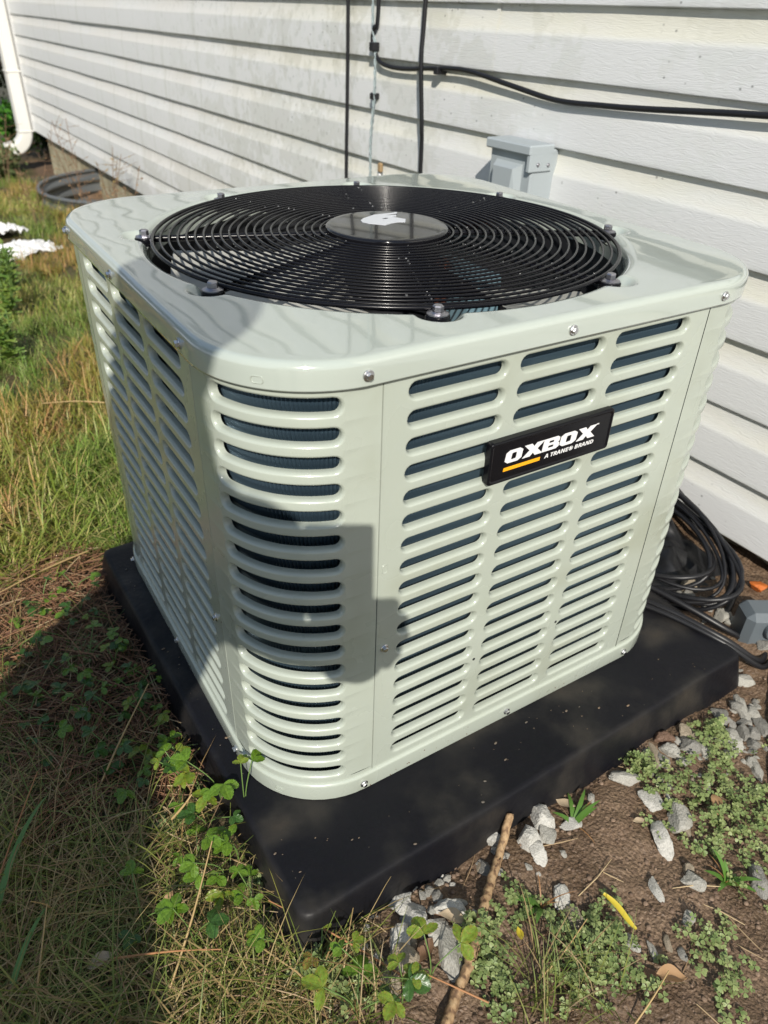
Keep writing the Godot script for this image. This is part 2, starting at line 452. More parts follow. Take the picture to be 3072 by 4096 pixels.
func build_house():
	var house := thing("house_wall", "white vinyl siding wall of the house behind the condenser", "house wall")
	var prof := [Vector2(-0.014, 0.0), Vector2(-0.001, -0.001), Vector2(0.0005, 0.002), Vector2(-0.0005, 0.071), Vector2(-0.002, 0.0765), Vector2(-0.005, 0.086), Vector2(-0.0078, 0.098), Vector2(-0.0098, 0.112), Vector2(-0.0105, LAP + 0.008)]
	for row in range(7, -26, -1):
		var y0: float = LAP0 + (7 - row) * LAP
		var pair := floori(row / 2.0)
		var seams := [-6.0, 3.2]
		if pair == 0: seams = [-6.0, -4.3, -0.604, 3.2]
		elif pair == 3: seams = [-6.0, -4.75, 3.2] if row == 6 else [-6.0, -4.8, 3.2]
		elif pair == -1: seams = [-6.0, -2.9, -0.588, 3.2]
		elif pair == 2: seams = [-6.0, 1.2, 3.2]
		elif pair < -1: seams = [-6.0, -5.0 + fposmod(pair * 1.37, 3.0), -1.5 + fposmod(pair * 2.11, 3.5), 3.2]
		for k in seams.size() - 1:
			var t0: float = seams[k] - (0.02 if k else 0.0)
			var t1: float = seams[k + 1]
			var b := MB.new()
			var lift := 0.0028 * (k % 2)
			var steps := 2 + int((t1 - t0) / 0.12)
			for j in prof.size():
				for q in steps:
					var t := lerpf(t0, t1, float(q) / (steps - 1))
					var y: float = y0 + prof[j].y - 0.0016 * t + 0.0011 * nz.get_noise_2d(t * 120, row * 50.0)
					var o: float = prof[j].x + lift + 0.0016 * nz.get_noise_2d(t * 160 + 900, row * 70.0 + prof[j].y * 100)
					b.at(wpt(t, y, o), Vector2(t / 1.1, prof[j].y / LAP), Vector2((t + 6.1) / 7.1, (1.3 - y) / 1.4))
			b.grid(prof.size(), steps, 0, false, false)
			obj("siding_panel", b.mesh(), M.siding, house)
	var b2 := MB.new()
	var bs := Basis(wall_t, Vector3.UP, -wall_n)
	b2.box(wpt(-1.4, 2.14, -0.08), Vector3(9.15, 4.2, 0.12), 0.0, bs)
	obj("sheathing", b2.mesh(true), M.trim, house)
	b2 = MB.new()
	b2.box(wpt(-6.03, 2.14, -0.02), Vector3(0.07, 4.25, 0.05), 0.004, bs)
	b2.box(wpt(-6.05, 2.14, -0.5), Vector3(0.02, 4.25, 1.0), 0.004, bs)
	obj("corner_trim", b2.mesh(true), M.trim, house)
	b2 = MB.new()
	b2.box(wpt(-1.35, -0.45, -0.15), Vector3(9.0, 0.955, 0.2), 0.004, bs)
	obj("foundation", b2.mesh(true), M.concrete, house)

func build_wall_things():
	var bs := Basis(wall_t, Vector3.UP, -wall_n)  # along the wall, up, out from the wall
	# downspout
	var ds := thing("downspout", "white corrugated metal downspout with a bottom elbow at the house corner", "downspout", wpt(-6.09, -0.31, 0.055))
	var b := MB.new()
	var line := []
	for y: float in [4.0, 2.0, 0.6]: line.append(Vector2(0.0, y))
	for k in 11:
		var a := PI / 2 * 0.86 * k / 10
		line.append(Vector2(0.13 - 0.13 * cos(a), 0.33 - 0.13 * sin(a)))
	line.append(line[-1] + Vector2(0.3, -0.065))
	var sec := []
	for q in [[-1, -1, 0, 1], [1, -1, 1, 0], [1, 1, 0, -1], [-1, 1, -1, 0]]:
		pass
	for k in 40:
		var a := TAU * k / 40
		var e := Vector2(signf(cos(a)) * pow(absf(cos(a)), 0.3), signf(sin(a)) * pow(absf(sin(a)), 0.3))
		var rib := 1.0 - 0.05 * (0.5 + 0.5 * cos(a * 20))
		sec.append(Vector2(e.x * 0.064, e.y * 0.05) * rib)
	for k in line.size():
		var d: Vector2 = (line[mini(k + 1, line.size() - 1)] - line[maxi(k - 1, 0)]).normalized()
		var nn := Vector2(-d.y, d.x)
		for s in sec:
			var o: Vector2 = line[k] + nn * s.y
			b.at(wall_t * s.x - wall_n * o.x + Vector3(0, o.y, 0))
	b.grid(line.size(), sec.size(), 0, true, true)
	obj("pipe", b.mesh(), M.alu, ds)
	for y in [0.73, 0.325]:
		b = MB.new()
		b.box(Vector3(0, y, 0), Vector3(0.134, 0.012, 0.106), 0.003, bs)
		obj("joint_band", b.mesh(true), M.alu, ds)
	# disconnect box
	var dx := thing("disconnect_box", "grey metal electrical disconnect box on the siding behind the condenser", "electrical box", wpt(-0.439, 0.45, 0.0))
	dx.basis = bs
	b = MB.new(); b.box(Vector3(0, 0.08, 0.027), Vector3(0.136, 0.23, 0.076), 0.003); obj("body", b.mesh(true), M.grey_paint, dx)
	b = MB.new(); b.box(Vector3(0, 0.196, 0.043), Vector3(0.146, 0.020, 0.071), 0.003); b.box(Vector3(0.067, 0.173, 0.043), Vector3(0.0115, 0.04, 0.066), 0.002); obj("hood", b.mesh(true), M.grey_paint, dx)
	b = MB.new()
	b.face([Vector3(-0.045, 0.165, 0.065), Vector3(-0.035, 0.155, 0.083), Vector3(0.028, 0.155, 0.083), Vector3(0.04, 0.165, 0.065)])
	b.face([Vector3(-0.045, 0.165, 0.065), Vector3(-0.045, 0.03, 0.065), Vector3(-0.035, 0.04, 0.083), Vector3(-0.035, 0.155, 0.083)])
	b.face([Vector3(-0.035, 0.155, 0.083), Vector3(-0.035, 0.04, 0.083), Vector3(0.015, 0.04, 0.083), Vector3(0.028, 0.155, 0.083)])
	b.face([Vector3(0.028, 0.155, 0.083), Vector3(0.015, 0.04, 0.083), Vector3(0.04, 0.03, 0.065), Vector3(0.04, 0.165, 0.065)])
	b.face([Vector3(-0.045, 0.03, 0.065), Vector3(0.04, 0.03, 0.065), Vector3(0.015, 0.04, 0.083), Vector3(-0.035, 0.04, 0.083)])
	obj("pull_cover", b.mesh(true), M.grey_paint, dx)
	for q in [Vector3(0.0735, 0.166, 0.022), Vector3(0.0735, 0.168, 0.052)]:
		b = MB.new(); b.lathe([Vector2(0.004, 0.0), Vector2(0.004, 0.001), Vector2(0.003, 0.002), Vector2(0, 0.0022)], 10, Transform3D(Basis(Vector3(0, 0, 1), -PI / 2), q)); obj("screw", b.mesh(), M.zinc, dx)
	# cables
	var run := func(called, label, pts, r, m, sides = 8):
		var w := []
		for q in pts: w.append(wpt(q.x, q.y, q.z))
		var bb := MB.new(); bb.tube(spline(w, 8), r, sides)
		tag(obj(called, bb.mesh(), m), label, "cable")
	run.call("cable", "thick black cable hanging straight down the siding, left of the thin grey wire", [Vector3(-1.214, 3.6, 0.012), Vector3(-1.216, 1.5, 0.012), Vector3(-1.2188, 0.90, 0.013), Vector3(-1.2244, 0.68, 0.012), Vector3(-1.2306, 0.45, 0.012), Vector3(-1.232, -0.06, 0.012)], 0.0054, M.rubber)
	run.call("cable", "thick black cable hanging down the siding, crossing over the draped cord", [Vector3(-0.80, 3.6, 0.014), Vector3(-0.825, 1.5, 0.016), Vector3(-0.8339, 0.905, 0.03), Vector3(-0.8346, 0.783, 0.034), Vector3(-0.8302, 0.641, 0.026), Vector3(-0.836, 0.529, 0.018), Vector3(-0.84, -0.06, 0.012)], 0.0056, M.rubber)
	var tw := []
	for q in [Vector3(-1.10, 3.6, 0.01), Vector3(-1.095, 1.5, 0.01), Vector3(-1.0939, 0.903, 0.012), Vector3(-1.079, 0.801, 0.012), Vector3(-1.0727, 0.694, 0.016), Vector3(-1.0905, 0.577, 0.014), Vector3(-1.0926, 0.481, 0.012), Vector3(-1.09, -0.06, 0.01)]: tw.append(wpt(q.x, q.y, q.z))
	var ts := spline(tw, 40)
	b = MB.new()
	for w in 2:
		var ps := []
		for k in ts.size():
			var a: float = ts[k].y * 130.0 + w * PI
			ps.append(ts[k] + wall_t * cos(a) * 0.0022 - wall_n * sin(a) * 0.0022)
		b.tube(ps, 0.0021, 6)
	tag(obj("twisted_wire", b.mesh(), M.teal_wire), "thin twisted grey-green wire running down the siding between two black cables", "wire")
	run.call("cable", "black cord draped along the siding from a clip to the right edge", [Vector3(-1.0590, 3.6, 0.01), Vector3(-1.0640, 1.4, 0.01), Vector3(-1.0689, 0.903, 0.01), Vector3(-1.0890, 0.842, 0.01), Vector3(-1.0948, 0.811, 0.01), Vector3(-1.0668, 0.7707, 0.0085), Vector3(-1.0101, 0.7583, 0.0085), Vector3(-0.9246, 0.7585, 0.0085), Vector3(-0.8271, 0.7662, 0.01), Vector3(-0.6901, 0.7711, 0.01), Vector3(-0.5319, 0.753, 0.0085), Vector3(-0.3846, 0.7369, 0.0085), Vector3(-0.2572, 0.7389, 0.0085), Vector3(-0.1445, 0.7437, 0.0085), Vector3(0.0953, 0.7581, 0.0085), Vector3(0.4880, 0.775, 0.0085), Vector3(2.9880, 0.83, 0.0085)], 0.0056, M.rubber, 10)
	for q in [[-1.083, 0.80, "black cable clip holding the cord at its upper bend", 0.011], [-1.079, 0.684, "small black clip on the thin twisted wire below the cord", 0.008], [-0.79, 0.764, "black clip under the lap where the cord leaves the hanging cable", 0.009]]:
		var cl := thing("cable_clip", q[2], "cable clip", wpt(q[0], q[1], 0.0), 0.0, "black clips that hold the cables to the siding")
		cl.basis = bs
		b = MB.new(); b.box(Vector3(0, 0, 0.008), Vector3(q[3] * 2, q[3] * 1.9, 0.03), 0.002); obj("saddle", b.mesh(true), M.rubber, cl)
		b = MB.new(); b.lathe([Vector2(0.0045, 0.0), Vector2(0.0045, 0.002), Vector2(0.002, 0.0035), Vector2(0, 0.0036)], 10, Transform3D(Basis(Vector3(1, 0, 0), PI / 2), Vector3(-q[3] - 0.004, 0.004, 0.012))); b.box(Vector3(-q[3] * 0.8, 0.004, 0.008), Vector3(0.02, 0.007, 0.006), 0.001); obj("nail", b.mesh(true), M.rubber_grey, cl)
	var tg := thing("wall_plug", "small tan plug with a white tab on the siding just above the condenser lid", "plug", wpt(-1.046, 0.495, 0.004)); tg.basis = bs
	b = MB.new(); b.box(Vector3(0, 0.012, 0.004), Vector3(0.018, 0.026, 0.012), 0.004); obj("body", b.mesh(true), mat(Color(0.3, 0.2, 0.1), 0.7), tg)
	b = MB.new(); b.box(Vector3(-0.006, -0.022, 0.004), Vector3(0.011, 0.036, 0.006), 0.002, Basis(Vector3(0, 0, 1), -0.25)); obj("tab", b.mesh(true), M.white, tg)
	# window well
	b = MB.new()
	var ww := thing("window_well", "grey corrugated metal window well at the foot of the house", "window well", Vector3(0.70, -0.45, -3.95))
	for y in 61:
		for k in 49:
			var a := PI / 2 + WALL_A + PI * k / 48
			var r := 0.54 + 0.012 * cos(y * 0.65)
			b.at(Vector3(cos(a) * r, 0.42 * y / 60.0, sin(a) * r * 1.0))
	b.grid(61, 49, 0, false, false)
	obj("corrugated_shell", b.mesh(), M.well, ww)
	b = MB.new()
	var ring := []
	for k in 49:
		var a := PI / 2 + WALL_A + PI * k / 48
		ring.append(Vector3(cos(a) * 0.553, 0.42, sin(a) * 0.553))
	b.tube(ring, 0.011, 8)
	obj("rolled_rim", b.mesh(), M.well, ww)

# ---------------------------------------------------------------- the condenser
func rs(a: float, h: float, r: float) -> float:  # how far the rounded square reaches at an angle
	var c := absf(cos(a)); var s := absf(sin(a))
	var t := h / maxf(c, s)
	var e := h - r
	if minf(c, s) * t > e:
		var b := e * (c + s)
		t = b + sqrt(maxf(b * b - 2 * e * e + r * r, 0.0))
	return t

func slot_cell(b: MB, s0: float, s1: float, y0: float, y1: float, sa: float, sb: float, yc: float, hh: float, at: Callable, mid: int):
	var arc := 8
	var r := hh
	var out := []; var inn := []  # matching points on the cell's edge and the slot's edge; inn keeps (centre, direction)
	for side in [1, -1]:
		var xc: float = sb - r if side > 0 else sa + r
		var ex: float = s1 if side > 0 else s0
		var snap := clampi(roundi((PI / 2 - atan2((y1 - y0) / 2, absf(ex - xc))) / (PI / arc)), 1, arc / 2 - 1)
		for k in arc + 1:
			var a := -PI / 2 + PI * k / arc + (0.0 if side > 0 else PI)
			var d := Vector2(cos(a), sin(a))
			inn.append([Vector2(xc, yc), d])
			var tx := absf((ex - xc) / d.x) if absf(d.x) > 1e-4 else 1e9
			var ty := ((y1 if d.y > 0 else y0) - yc) / d.y if absf(d.y) > 1e-4 else 1e9
			var p := Vector2(xc, yc) + d * minf(tx, ty)
			if k == snap: p = Vector2(ex, y0 if side > 0 else y1)
			if k == arc - snap: p = Vector2(ex, y1 if side > 0 else y0)
			out.append(p)
		for k in range(1, mid):
			var f := float(k) / mid
			var x := lerpf(xc, (sa + r) if side > 0 else (sb - r), f)
			inn.append([Vector2(x, yc), Vector2(0, side)])
			out.append(Vector2(x, y1 if side > 0 else y0))
	var n := out.size()
	var s := b.v.size()
	for k in n: b.at(at.call(out[k].x, out[k].y, 0.0))
	for q in [[0.0, 0.0], [0.0009, -0.0002], [0.0021, -0.0010], [0.0032, -0.0026], [0.0039, -0.005], [0.0041, -0.009]]:
		for k in n:
			var p: Vector2 = inn[k][0] + inn[k][1] * (r - q[0])
			b.at(at.call(p.x, p.y, q[1]))
	b.grid(7, n, s, true)

func strip(b: MB, s0: float, s1: float, y0: float, y1: float, at: Callable, mid: int, d := 0.0):
	var s := b.v.size()
	for y in [y0, y1]:
		for k in mid + 1: b.at(at.call(lerpf(s0, s1, float(k) / mid), y, d))
	b.grid(2, mid + 1, s)

func hex_screw(parent: Node, called: String, m: Material, p: Vector3, n: Vector3, k := 1.0):
	var up := n
	var side := up.cross(Vector3.UP if absf(up.y) < 0.9 else Vector3.RIGHT).normalized()
	var t := Transform3D(Basis(side, up, side.cross(up)).rotated(up, rng.randf() * 3.0), p)
	var b := MB.new()
	b.lathe([Vector2(0.0066, -0.001), Vector2(0.0066, 0.0008), Vector2(0.0058, 0.0014), Vector2(0.003, 0.0016)], 16, t.scaled_local(Vector3.ONE * k))
	b.prism(6, 0.0043, 0.001, 0.0052, 0.0007, t.scaled_local(Vector3.ONE * k))
	obj(called, b.mesh(true), m, parent)

func build_unit():
	var ac := thing("air_conditioner", "beige-green louvred outdoor air conditioner with black fan guard on black pad", "air conditioner")
	# --- louvred panels: one mesh for the four flat sides, one for the four corners
	var flat := func(s: float, y: float, d: float) -> Vector3: return Vector3(s, y, HALF + d)
	var e := SEAM - COR
	var arc_len := COR * PI / 2
	var bent := func(s: float, y: float, d: float) -> Vector3:
		if s < e: return Vector3(-HALF - d, y, HALF - SEAM + s)
		if s > e + arc_len: return Vector3(-HALF + COR + s - e - arc_len, y, HALF + d)
		var t := (s - e) / COR
		return Vector3(-HALF + COR - (COR + d) * cos(t), y, HALF - COR + (COR + d) * sin(t))
	var pf := MB.new(); var pc := MB.new()
	var w := HALF - SEAM - 0.0008
	var cols := [[-w, -0.0715, -0.2008, -0.0817], [-0.0715, 0.0685, -0.061, 0.058], [0.0685, w, 0.079, 0.198]]
	var cl := 2 * e + arc_len
	for r in 18:
		var yc := 0.5812 - 0.031 * r
		for q in cols: slot_cell(pf, q[0], q[1], yc - 0.0155, yc + 0.0155, q[2] - 0.004, q[3] + 0.004, yc, 0.0120, flat, 1)
		slot_cell(pc, 0.0008, cl - 0.0008, yc - 0.0155, yc + 0.0155, e + 0.0295 - 0.004, e + arc_len - 0.0295 + 0.004, yc, 0.0120, bent, 16)
	for q in cols:
		strip(pf, q[0], q[1], 0.5967, 0.606, flat, 1); strip(pf, q[0], q[1], 0.030, 0.0387, flat, 1)
	strip(pc, 0.0008, cl - 0.0008, 0.5967, 0.606, bent, 24); strip(pc, 0.0008, cl - 0.0008, 0.030, 0.0387, bent, 24)
	for q in [[-w, -1.0], [w, 1.0]]:
		var s := pf.v.size()
		for y in [0.030, 0.606]:
			for d in [0.0, -0.0012, -0.010]: pf.at(Vector3(q[0] + q[1] * (0.0006 if d < -0.001 else 0.0), y, HALF + d))
		pf.grid(2, 3, s, false, q[1] < 0)
	var fm := pf.mesh(); var cm := pc.mesh()
	for k in 4:
		var tr := Transform3D(Basis(Vector3.UP, -PI / 2 * k))
		var o := obj("louver_panel", fm, M.paint, ac, tr)
		if k == 0: o.set_meta("label", "front louver panel carrying the black badge")
		obj("corner_post", cm, M.paint, ac, tr)
	# --- base pan
	var ring := func(b: MB, h: float, r: float, prof: Array, flip := false):
		var s := b.v.size()
		for q in prof:
			for c in 4:
				for k in 15:
					var a := -PI / 2 * c + PI - PI / 2 * k / 14.0
					var ce := Vector3(signf(cos(a - 0.001 + 0.002 * (0.5 if k < 7 else -0.0))) , 0, 0)
					var mida := -PI / 2 * c + PI * 0.75
					ce = Vector3(signf(cos(mida)) * (h - r), 0, signf(sin(mida)) * (h - r))
					b.at(ce + Vector3(cos(a) * (r + q.x), q.y, sin(a) * (r + q.x)))
		b.grid(prof.size(), 60, s, true, flip)
	var b := MB.new()
	ring.call(b, HALF, COR, [Vector2(-0.03, 0.001), Vector2(0.001, 0.0), Vector2(0.0035, 0.002), Vector2(0.0038, 0.027), Vector2(0.003, 0.030), Vector2(0.0005, 0.0312), Vector2(-0.0015, 0.0318), Vector2(-0.004, 0.030), Vector2(-0.03, 0.03)])
	obj("base_pan", b.mesh(), M.paint, ac)
	# --- coil behind the louvres: thin upright fins
	b = MB.new()
	var fins := []
	var hh := 0.354; var rr := 0.109
	var per := 4 * (2 * (hh - rr)) + TAU * rr
	var n := 620
	for k in 2 * n:
		var s := per * k / (2 * n)
		var leg := 2 * (hh - rr); var qd := leg + PI / 2 * rr
		var side := int(s / qd)
		var f := fmod(s, qd)
		var off := 0.0 if k % 2 else -0.0028
		var p: Vector2
		if f < leg: p = Vector2(-(hh - rr) + f, hh + off)
		else:
			var a := (f - leg) / rr
			p = Vector2(hh - rr + (rr + off) * sin(a), hh - rr + (rr + off) * cos(a))
		fins.append(p.rotated(-PI / 2 * side))
	var rows_y := 118
	for k in rows_y:  # the fins bulge a little over every row of tubes
		var y := 0.02 + 0.586 * k / (rows_y - 1)
		var q := 1.0 + 0.0018 / hh * (sin((y - 0.5812) / 0.031 * TAU + 2.2) - 1.0)
		for p in fins: b.at(Vector3(p.x * q, y, p.y * q))
	b.grid(rows_y, 2 * n, 0, true)
	obj("coil_fins", b.mesh(true), M.coil, ac)
	b = MB.new()
	ring.call(b, hh - 0.03, 0.085, [Vector2(0, 0.02), Vector2(0, 0.60)], true)
	obj("coil_inner_face", b.mesh(), M.dull_black, ac)
	b = MB.new()
	ring.call(b, 0.30, 0.08, [Vector2(-0.21, 0.018), Vector2(0.04, 0.018)], true)
	b.box(Vector3(0, 0.012, 0), Vector3(0.5, 0.012, 0.5))
	obj("floor_pan", b.mesh(true), M.dull_black, ac)
	# --- lid
	b = MB.new()
	var na := 900
	var rad := []
	for k in na: rad.append(TAU * k / na)
	var h := HALF + 0.005; var lr := COR + 0.005
	var rows := [[-0.004, 0.604], [-0.003, 0.5995], [0.0, 0.5992], [0.0, 0.601], [0.0, 0.607], [0.0, 0.613]]
	for k in range(1, 9):
		var a := PI / 2 * k / 8
		rows.append([-0.009 * (1 - cos(a)), 0.618 + 0.009 * sin(a)])
	for q in rows:
		for a in rad:
			var d := rs(a, h + q[0], lr + q[0])
			b.at(Vector3(cos(a) * d, q[1], sin(a) * d))
	var cnt := rows.size()
	var r0 := 0.337; var flat_rows := 34
	for k in range(1, flat_rows + 1):
		var f := pow(1.0 - float(k) / flat_rows, 1.5)
		for a in rad:
			var d := lerpf(r0, rs(a, h - 0.009, lr - 0.009), f)
			var x: float = cos(a) * d; var z: float = sin(a) * d
			b.at(Vector3(x, 0.627 + lid_dip(x, z), z))
	cnt += flat_rows
	for k in range(1, 13):
		var a2 := PI / 2 * k / 10.0
		var rr2 := r0 - 0.0145 * sin(minf(a2, PI / 2))
		var yy := 0.627 - 0.0145 * (1 - cos(minf(a2, PI / 2))) - (0.010 * (k - 10) if k > 10 else 0.0)
		for a in rad:
			var x: float = cos(a) * rr2; var z: float = sin(a) * rr2
			b.at(Vector3(x, yy + lid_dip(x, z) * sm(0.600, 0.622, yy), z))
	cnt += 12
	b.grid(cnt, na, 0, true, true)
	obj("lid", b.mesh(), M.lid, ac)
	# oval knock-outs on the lid's skirt and the corner post
	for q in [[bent.call(0.105, 0.6085, 0.0052), bent.call(0.105, 0.0, 1.0) - bent.call(0.105, 0.0, 0.0), 0], [Vector3(-0.2235, 0.3736, HALF + 0.0002), Vector3(0, 0, 1), 1], [bent.call(cl * 0.42, 0.0125, 0.004), bent.call(cl * 0.42, 0, 1.0) - bent.call(cl * 0.42, 0, 0), 0]]:
		var up: Vector3 = q[1].normalized()
		var sd := Vector3.UP.cross(up).normalized()
		var bb := MB.new()
		var ps := []
		for k in 28:
			var a := TAU * k / 28
			var v2 := Vector2(cos(a) * 0.0028 + signf(cos(a)) * 0.0032, sin(a) * 0.0034)
			if q[2]: v2 = Vector2(v2.y, v2.x)
			ps.append(q[0] + sd * v2.x + Vector3.UP * v2.y)
		bb.tube(ps, 0.0005, 5, false, true)
		obj("knockout", bb.mesh(), M.paint, ac)
	for q in [Vector3(-0.0744, 0.159, 0.0), Vector3(0.0741, 0.159, 0.0)]:
		var bb := MB.new(); bb.lathe([Vector2(0.0022, 0.0), Vector2(0.0021, 0.0004), Vector2(0, 0.0004)], 12, Transform3D(Basis(Vector3(1, 0, 0), PI / 2), Vector3(q.x, q.y + 0.0, HALF))); obj("small_hole", bb.mesh(), M.dull_black, ac)
	# --- screws
	for q in [Vector3(-0.2516, 0.6105, 0), Vector3(-0.0015, 0.6105, 0), Vector3(0.2453, 0.6105, 0)]:
		hex_screw(ac, "screw", M.steel, Vector3(q.x, q.y, HALF + 0.0056), Vector3(0, 0, 1), 0.88)
		hex_screw(ac, "screw", M.steel, Vector3(-HALF - 0.0056, q.y, -q.x - 0.028 if q.x < 0.2 else -0.262), Vector3(-1, 0, 0), 0.88)
	for q in [Vector3(-0.2198, 0.2514, 0.0002), Vector3(-0.2467, 0.0145, 0.0044), Vector3(0.0018, 0.0145, 0.0044), Vector3(0.251, 0.0145, 0.0044)]:
		hex_screw(ac, "screw", M.steel, Vector3(q.x, q.y if q.y > 0.02 else 0.0145, HALF + q.z), Vector3(0, 0, 1), 0.85)
	for q in [Vector3(0.2423, 0.2092, 0.0002), Vector3(0.0145, -0.0169, 0.0044), Vector3(0.0145, -0.2661, 0.0044), Vector3(0.0145, 0.2335, 0.0044)]:
		hex_screw(ac, "screw", M.steel, Vector3(-HALF - q.z, q.x, q.y), Vector3(-1, 0, 0), 0.85)
	# --- fan guard
	var guard := Node3D.new(); guard.name = "fan_guard"; ac.add_child(guard, true)
	var radii := []
	for k in 20: radii.append(0.0925 + 0.0112 * k)
	radii.append(0.3155)
	for r in radii:
		var bb := MB.new()
		var ps := []
		var y := 0.627 + 0.004 * (1.0 - pow(r / 0.316, 2))
		for k in 128: ps.append(Vector3(cos(TAU * k / 128) * r, y, sin(TAU * k / 128) * r))
		bb.tube(ps, 0.00175 if r < 0.314 else 0.0027, 7, false, true)
		obj("guard_ring", bb.mesh(), M.black, guard)
	for k in 8:
		var a := PI / 8 + PI / 4 * k
		var d := Vector3(cos(a), 0, sin(a))
		var bb := MB.new()
		bb.tube([d * 0.05 + Vector3.UP * 0.6255, d * 0.19 + Vector3.UP * 0.624, d * 0.322 + Vector3.UP * 0.6215], 0.0044, 8)
		obj("guard_spoke", bb.mesh(), M.black, guard)
		bb = MB.new()
		var tb := Transform3D(Basis(), d * 0.3265 + Vector3.UP * 0.6185)
		bb.lathe([Vector2(0.0128, -0.004), Vector2(0.0132, 0.0), Vector2(0.0132, 0.0045), Vector2(0.012, 0.0055), Vector2(0.0, 0.0055)], 20, tb)
		obj("mounting_tab", bb.mesh(), M.black, guard)
		bb = MB.new()
		tb.origin.y += 0.0058
		bb.lathe([Vector2(0.0118, 0.0), Vector2(0.0118, 0.0012), Vector2(0.0085, 0.002), Vector2(0.0062, 0.003)], 20, tb)
		bb.prism(6, 0.0061, 0.002, 0.0095, 0.0012, tb.rotated_local(Vector3.UP, k * 0.7))
		obj("hex_bolt", bb.mesh(true), M.zinc, guard)
	b = MB.new()
	b.lathe([Vector2(0.074, 0.6205), Vector2(0.083, 0.6212), Vector2(0.0853, 0.6235), Vector2(0.0855, 0.6335), Vector2(0.0845, 0.6358), Vector2(0.082, 0.6370), Vector2(0.0775, 0.6368), Vector2(0.074, 0.6372), Vector2(0.04, 0.6380), Vector2(0.0, 0.6382)], 72)
	var hub := obj("hub_cap", b.mesh(), M.hub, ac)
	b = MB.new()
	var em := PackedVector2Array()
	for q in [Vector2(-0.0237, -0.0318), Vector2(-0.0143, -0.0406), Vector2(0.0015, -0.0482), Vector2(0.0107, -0.0533), Vector2(0.0406, -0.0522), Vector2(0.0513, -0.0548), Vector2(0.0454, -0.0464), Vector2(0.0163, -0.0450), Vector2(0.0404, -0.0399), Vector2(0.0347, -0.0310), Vector2(0.0261, -0.0349), Vector2(0.0382, -0.0119), Vector2(0.0280, 0.0033), Vector2(0.0188, -0.0009), Vector2(0.0074, 0.0006), Vector2(-0.0077, 0.0069), Vector2(-0.0115, 0.0006), Vector2(-0.0230, -0.0113), Vector2(-0.0270, -0.0218)]:
		em.append(Vector2(q.x, -q.y))
	b.poly(em, 0.6382, 0.6387)
	obj("emblem", b.mesh(true), M.emblem, hub)
	b = MB.new()
	b.poly(PackedVector2Array([Vector2(0.008, 0.0255), Vector2(0.0145, 0.0285), Vector2(0.0175, 0.0255), Vector2(0.013, 0.024)]), 0.6384, 0.6391)
	obj("emblem_eye", b.mesh(true), M.hub, hub)
	# --- what shows through the guard: orifice, motor, blades, compressor, pipes
	b = MB.new()
	b.lathe([Vector2(0.3225, 0.61), Vector2(0.326, 0.58), Vector2(0.33, 0.54), Vector2(0.334, 0.54), Vector2(0.336, 0.605)], 96)
	obj("fan_orifice", b.mesh(), M.dull_black, ac)
	b = MB.new()
	b.lathe([Vector2(0.0, 0.47), Vector2(0.06, 0.47), Vector2(0.068, 0.48), Vector2(0.068, 0.60), Vector2(0.06, 0.612), Vector2(0.0, 0.615)], 36)
	obj("fan_motor", b.mesh(), M.dull_black, ac)
	for k in 3:
		b = MB.new()
		var a0 := 0.75 + TAU * k / 3
		for i in 13:
			for j in 19:
				var r := lerpf(0.06, 0.298, i / 12.0)
				var f := j / 18.0
				var sweep := 1.25 - 0.25 * absf(i / 12.0 - 0.6)
				var a := a0 + (f - 0.5) * sweep + 0.25 * i / 12.0
				var y := 0.568 + (f - 0.5) * 0.075 * (1.0 - 0.25 * i / 12.0) - 0.018 * sin(f * PI)
				b.at(Vector3(cos(a) * r, y, sin(a) * r), Vector2(f, i / 12.0))
		b.grid(13, 19, 0)
		obj("fan_blade", b.mesh(), M.blade, ac)
	b = MB.new()
	b.lathe([Vector2(0.0, 0.02), Vector2(0.085, 0.02), Vector2(0.085, 0.26), Vector2(0.06, 0.31), Vector2(0.0, 0.325)], 32, Transform3D(Basis(), Vector3(0.03, 0, 0.02)))
	obj("compressor", b.mesh(), M.dull_black, ac)
	b = MB.new()
	for k in 5:
		var x := 0.175 + 0.016 * k
		b.tube([Vector3(x, 0.1, -0.2 + 0.01 * k), Vector3(x, 0.5, -0.2 + 0.01 * k), Vector3(x - 0.01, 0.52, -0.17), Vector3(x - 0.02, 0.5, -0.15), Vector3(x - 0.02, 0.1, -0.15)], 0.006, 8)
	obj("copper_pipes", b.mesh(), M.copper, ac)
	b = MB.new()
	b.box(Vector3(0.265, 0.34, -0.17), Vector3(0.07, 0.33, 0.16), 0.004)
	obj("control_box", b.mesh(true), M.bluebox, ac)
	# --- badge
	var bc := Vector3(-0.0037, 0.4728, HALF)
	var plate := PackedVector2Array()
	for q in [[1, 1], [-1, 1], [-1, -1], [1, -1]]:
		for k in 6:
			var a: float = PI / 2 * k / 5.0 + {[1, 1]: 0.0, [-1, 1]: PI / 2, [-1, -1]: PI, [1, -1]: PI * 1.5}[q]
			plate.append(Vector2(q[0] * 0.0895 + cos(a) * 0.004, q[1] * 0.0230 + sin(a) * 0.004))
	b = MB.new()
	var pt := Transform3D(Basis(Vector3(1, 0, 0), Vector3(0, 0, 1), Vector3(0, -1, 0)), bc)
	var prof := [[0.0, 0.0], [0.0, 0.0075], [-0.0008, 0.0088], [-0.0022, 0.0092], [-0.0034, 0.0088], [-0.004, 0.0080], [-0.0046, 0.0078]]
	for q in prof:
		for p in plate:
			var s: Vector2 = p * Vector2(1.0 + q[0] / 0.0935, 1.0 + q[0] / 0.027)
			b.at(pt * Vector3(s.x, q[1], -s.y))
	b.grid(prof.size(), plate.size(), 0, true)
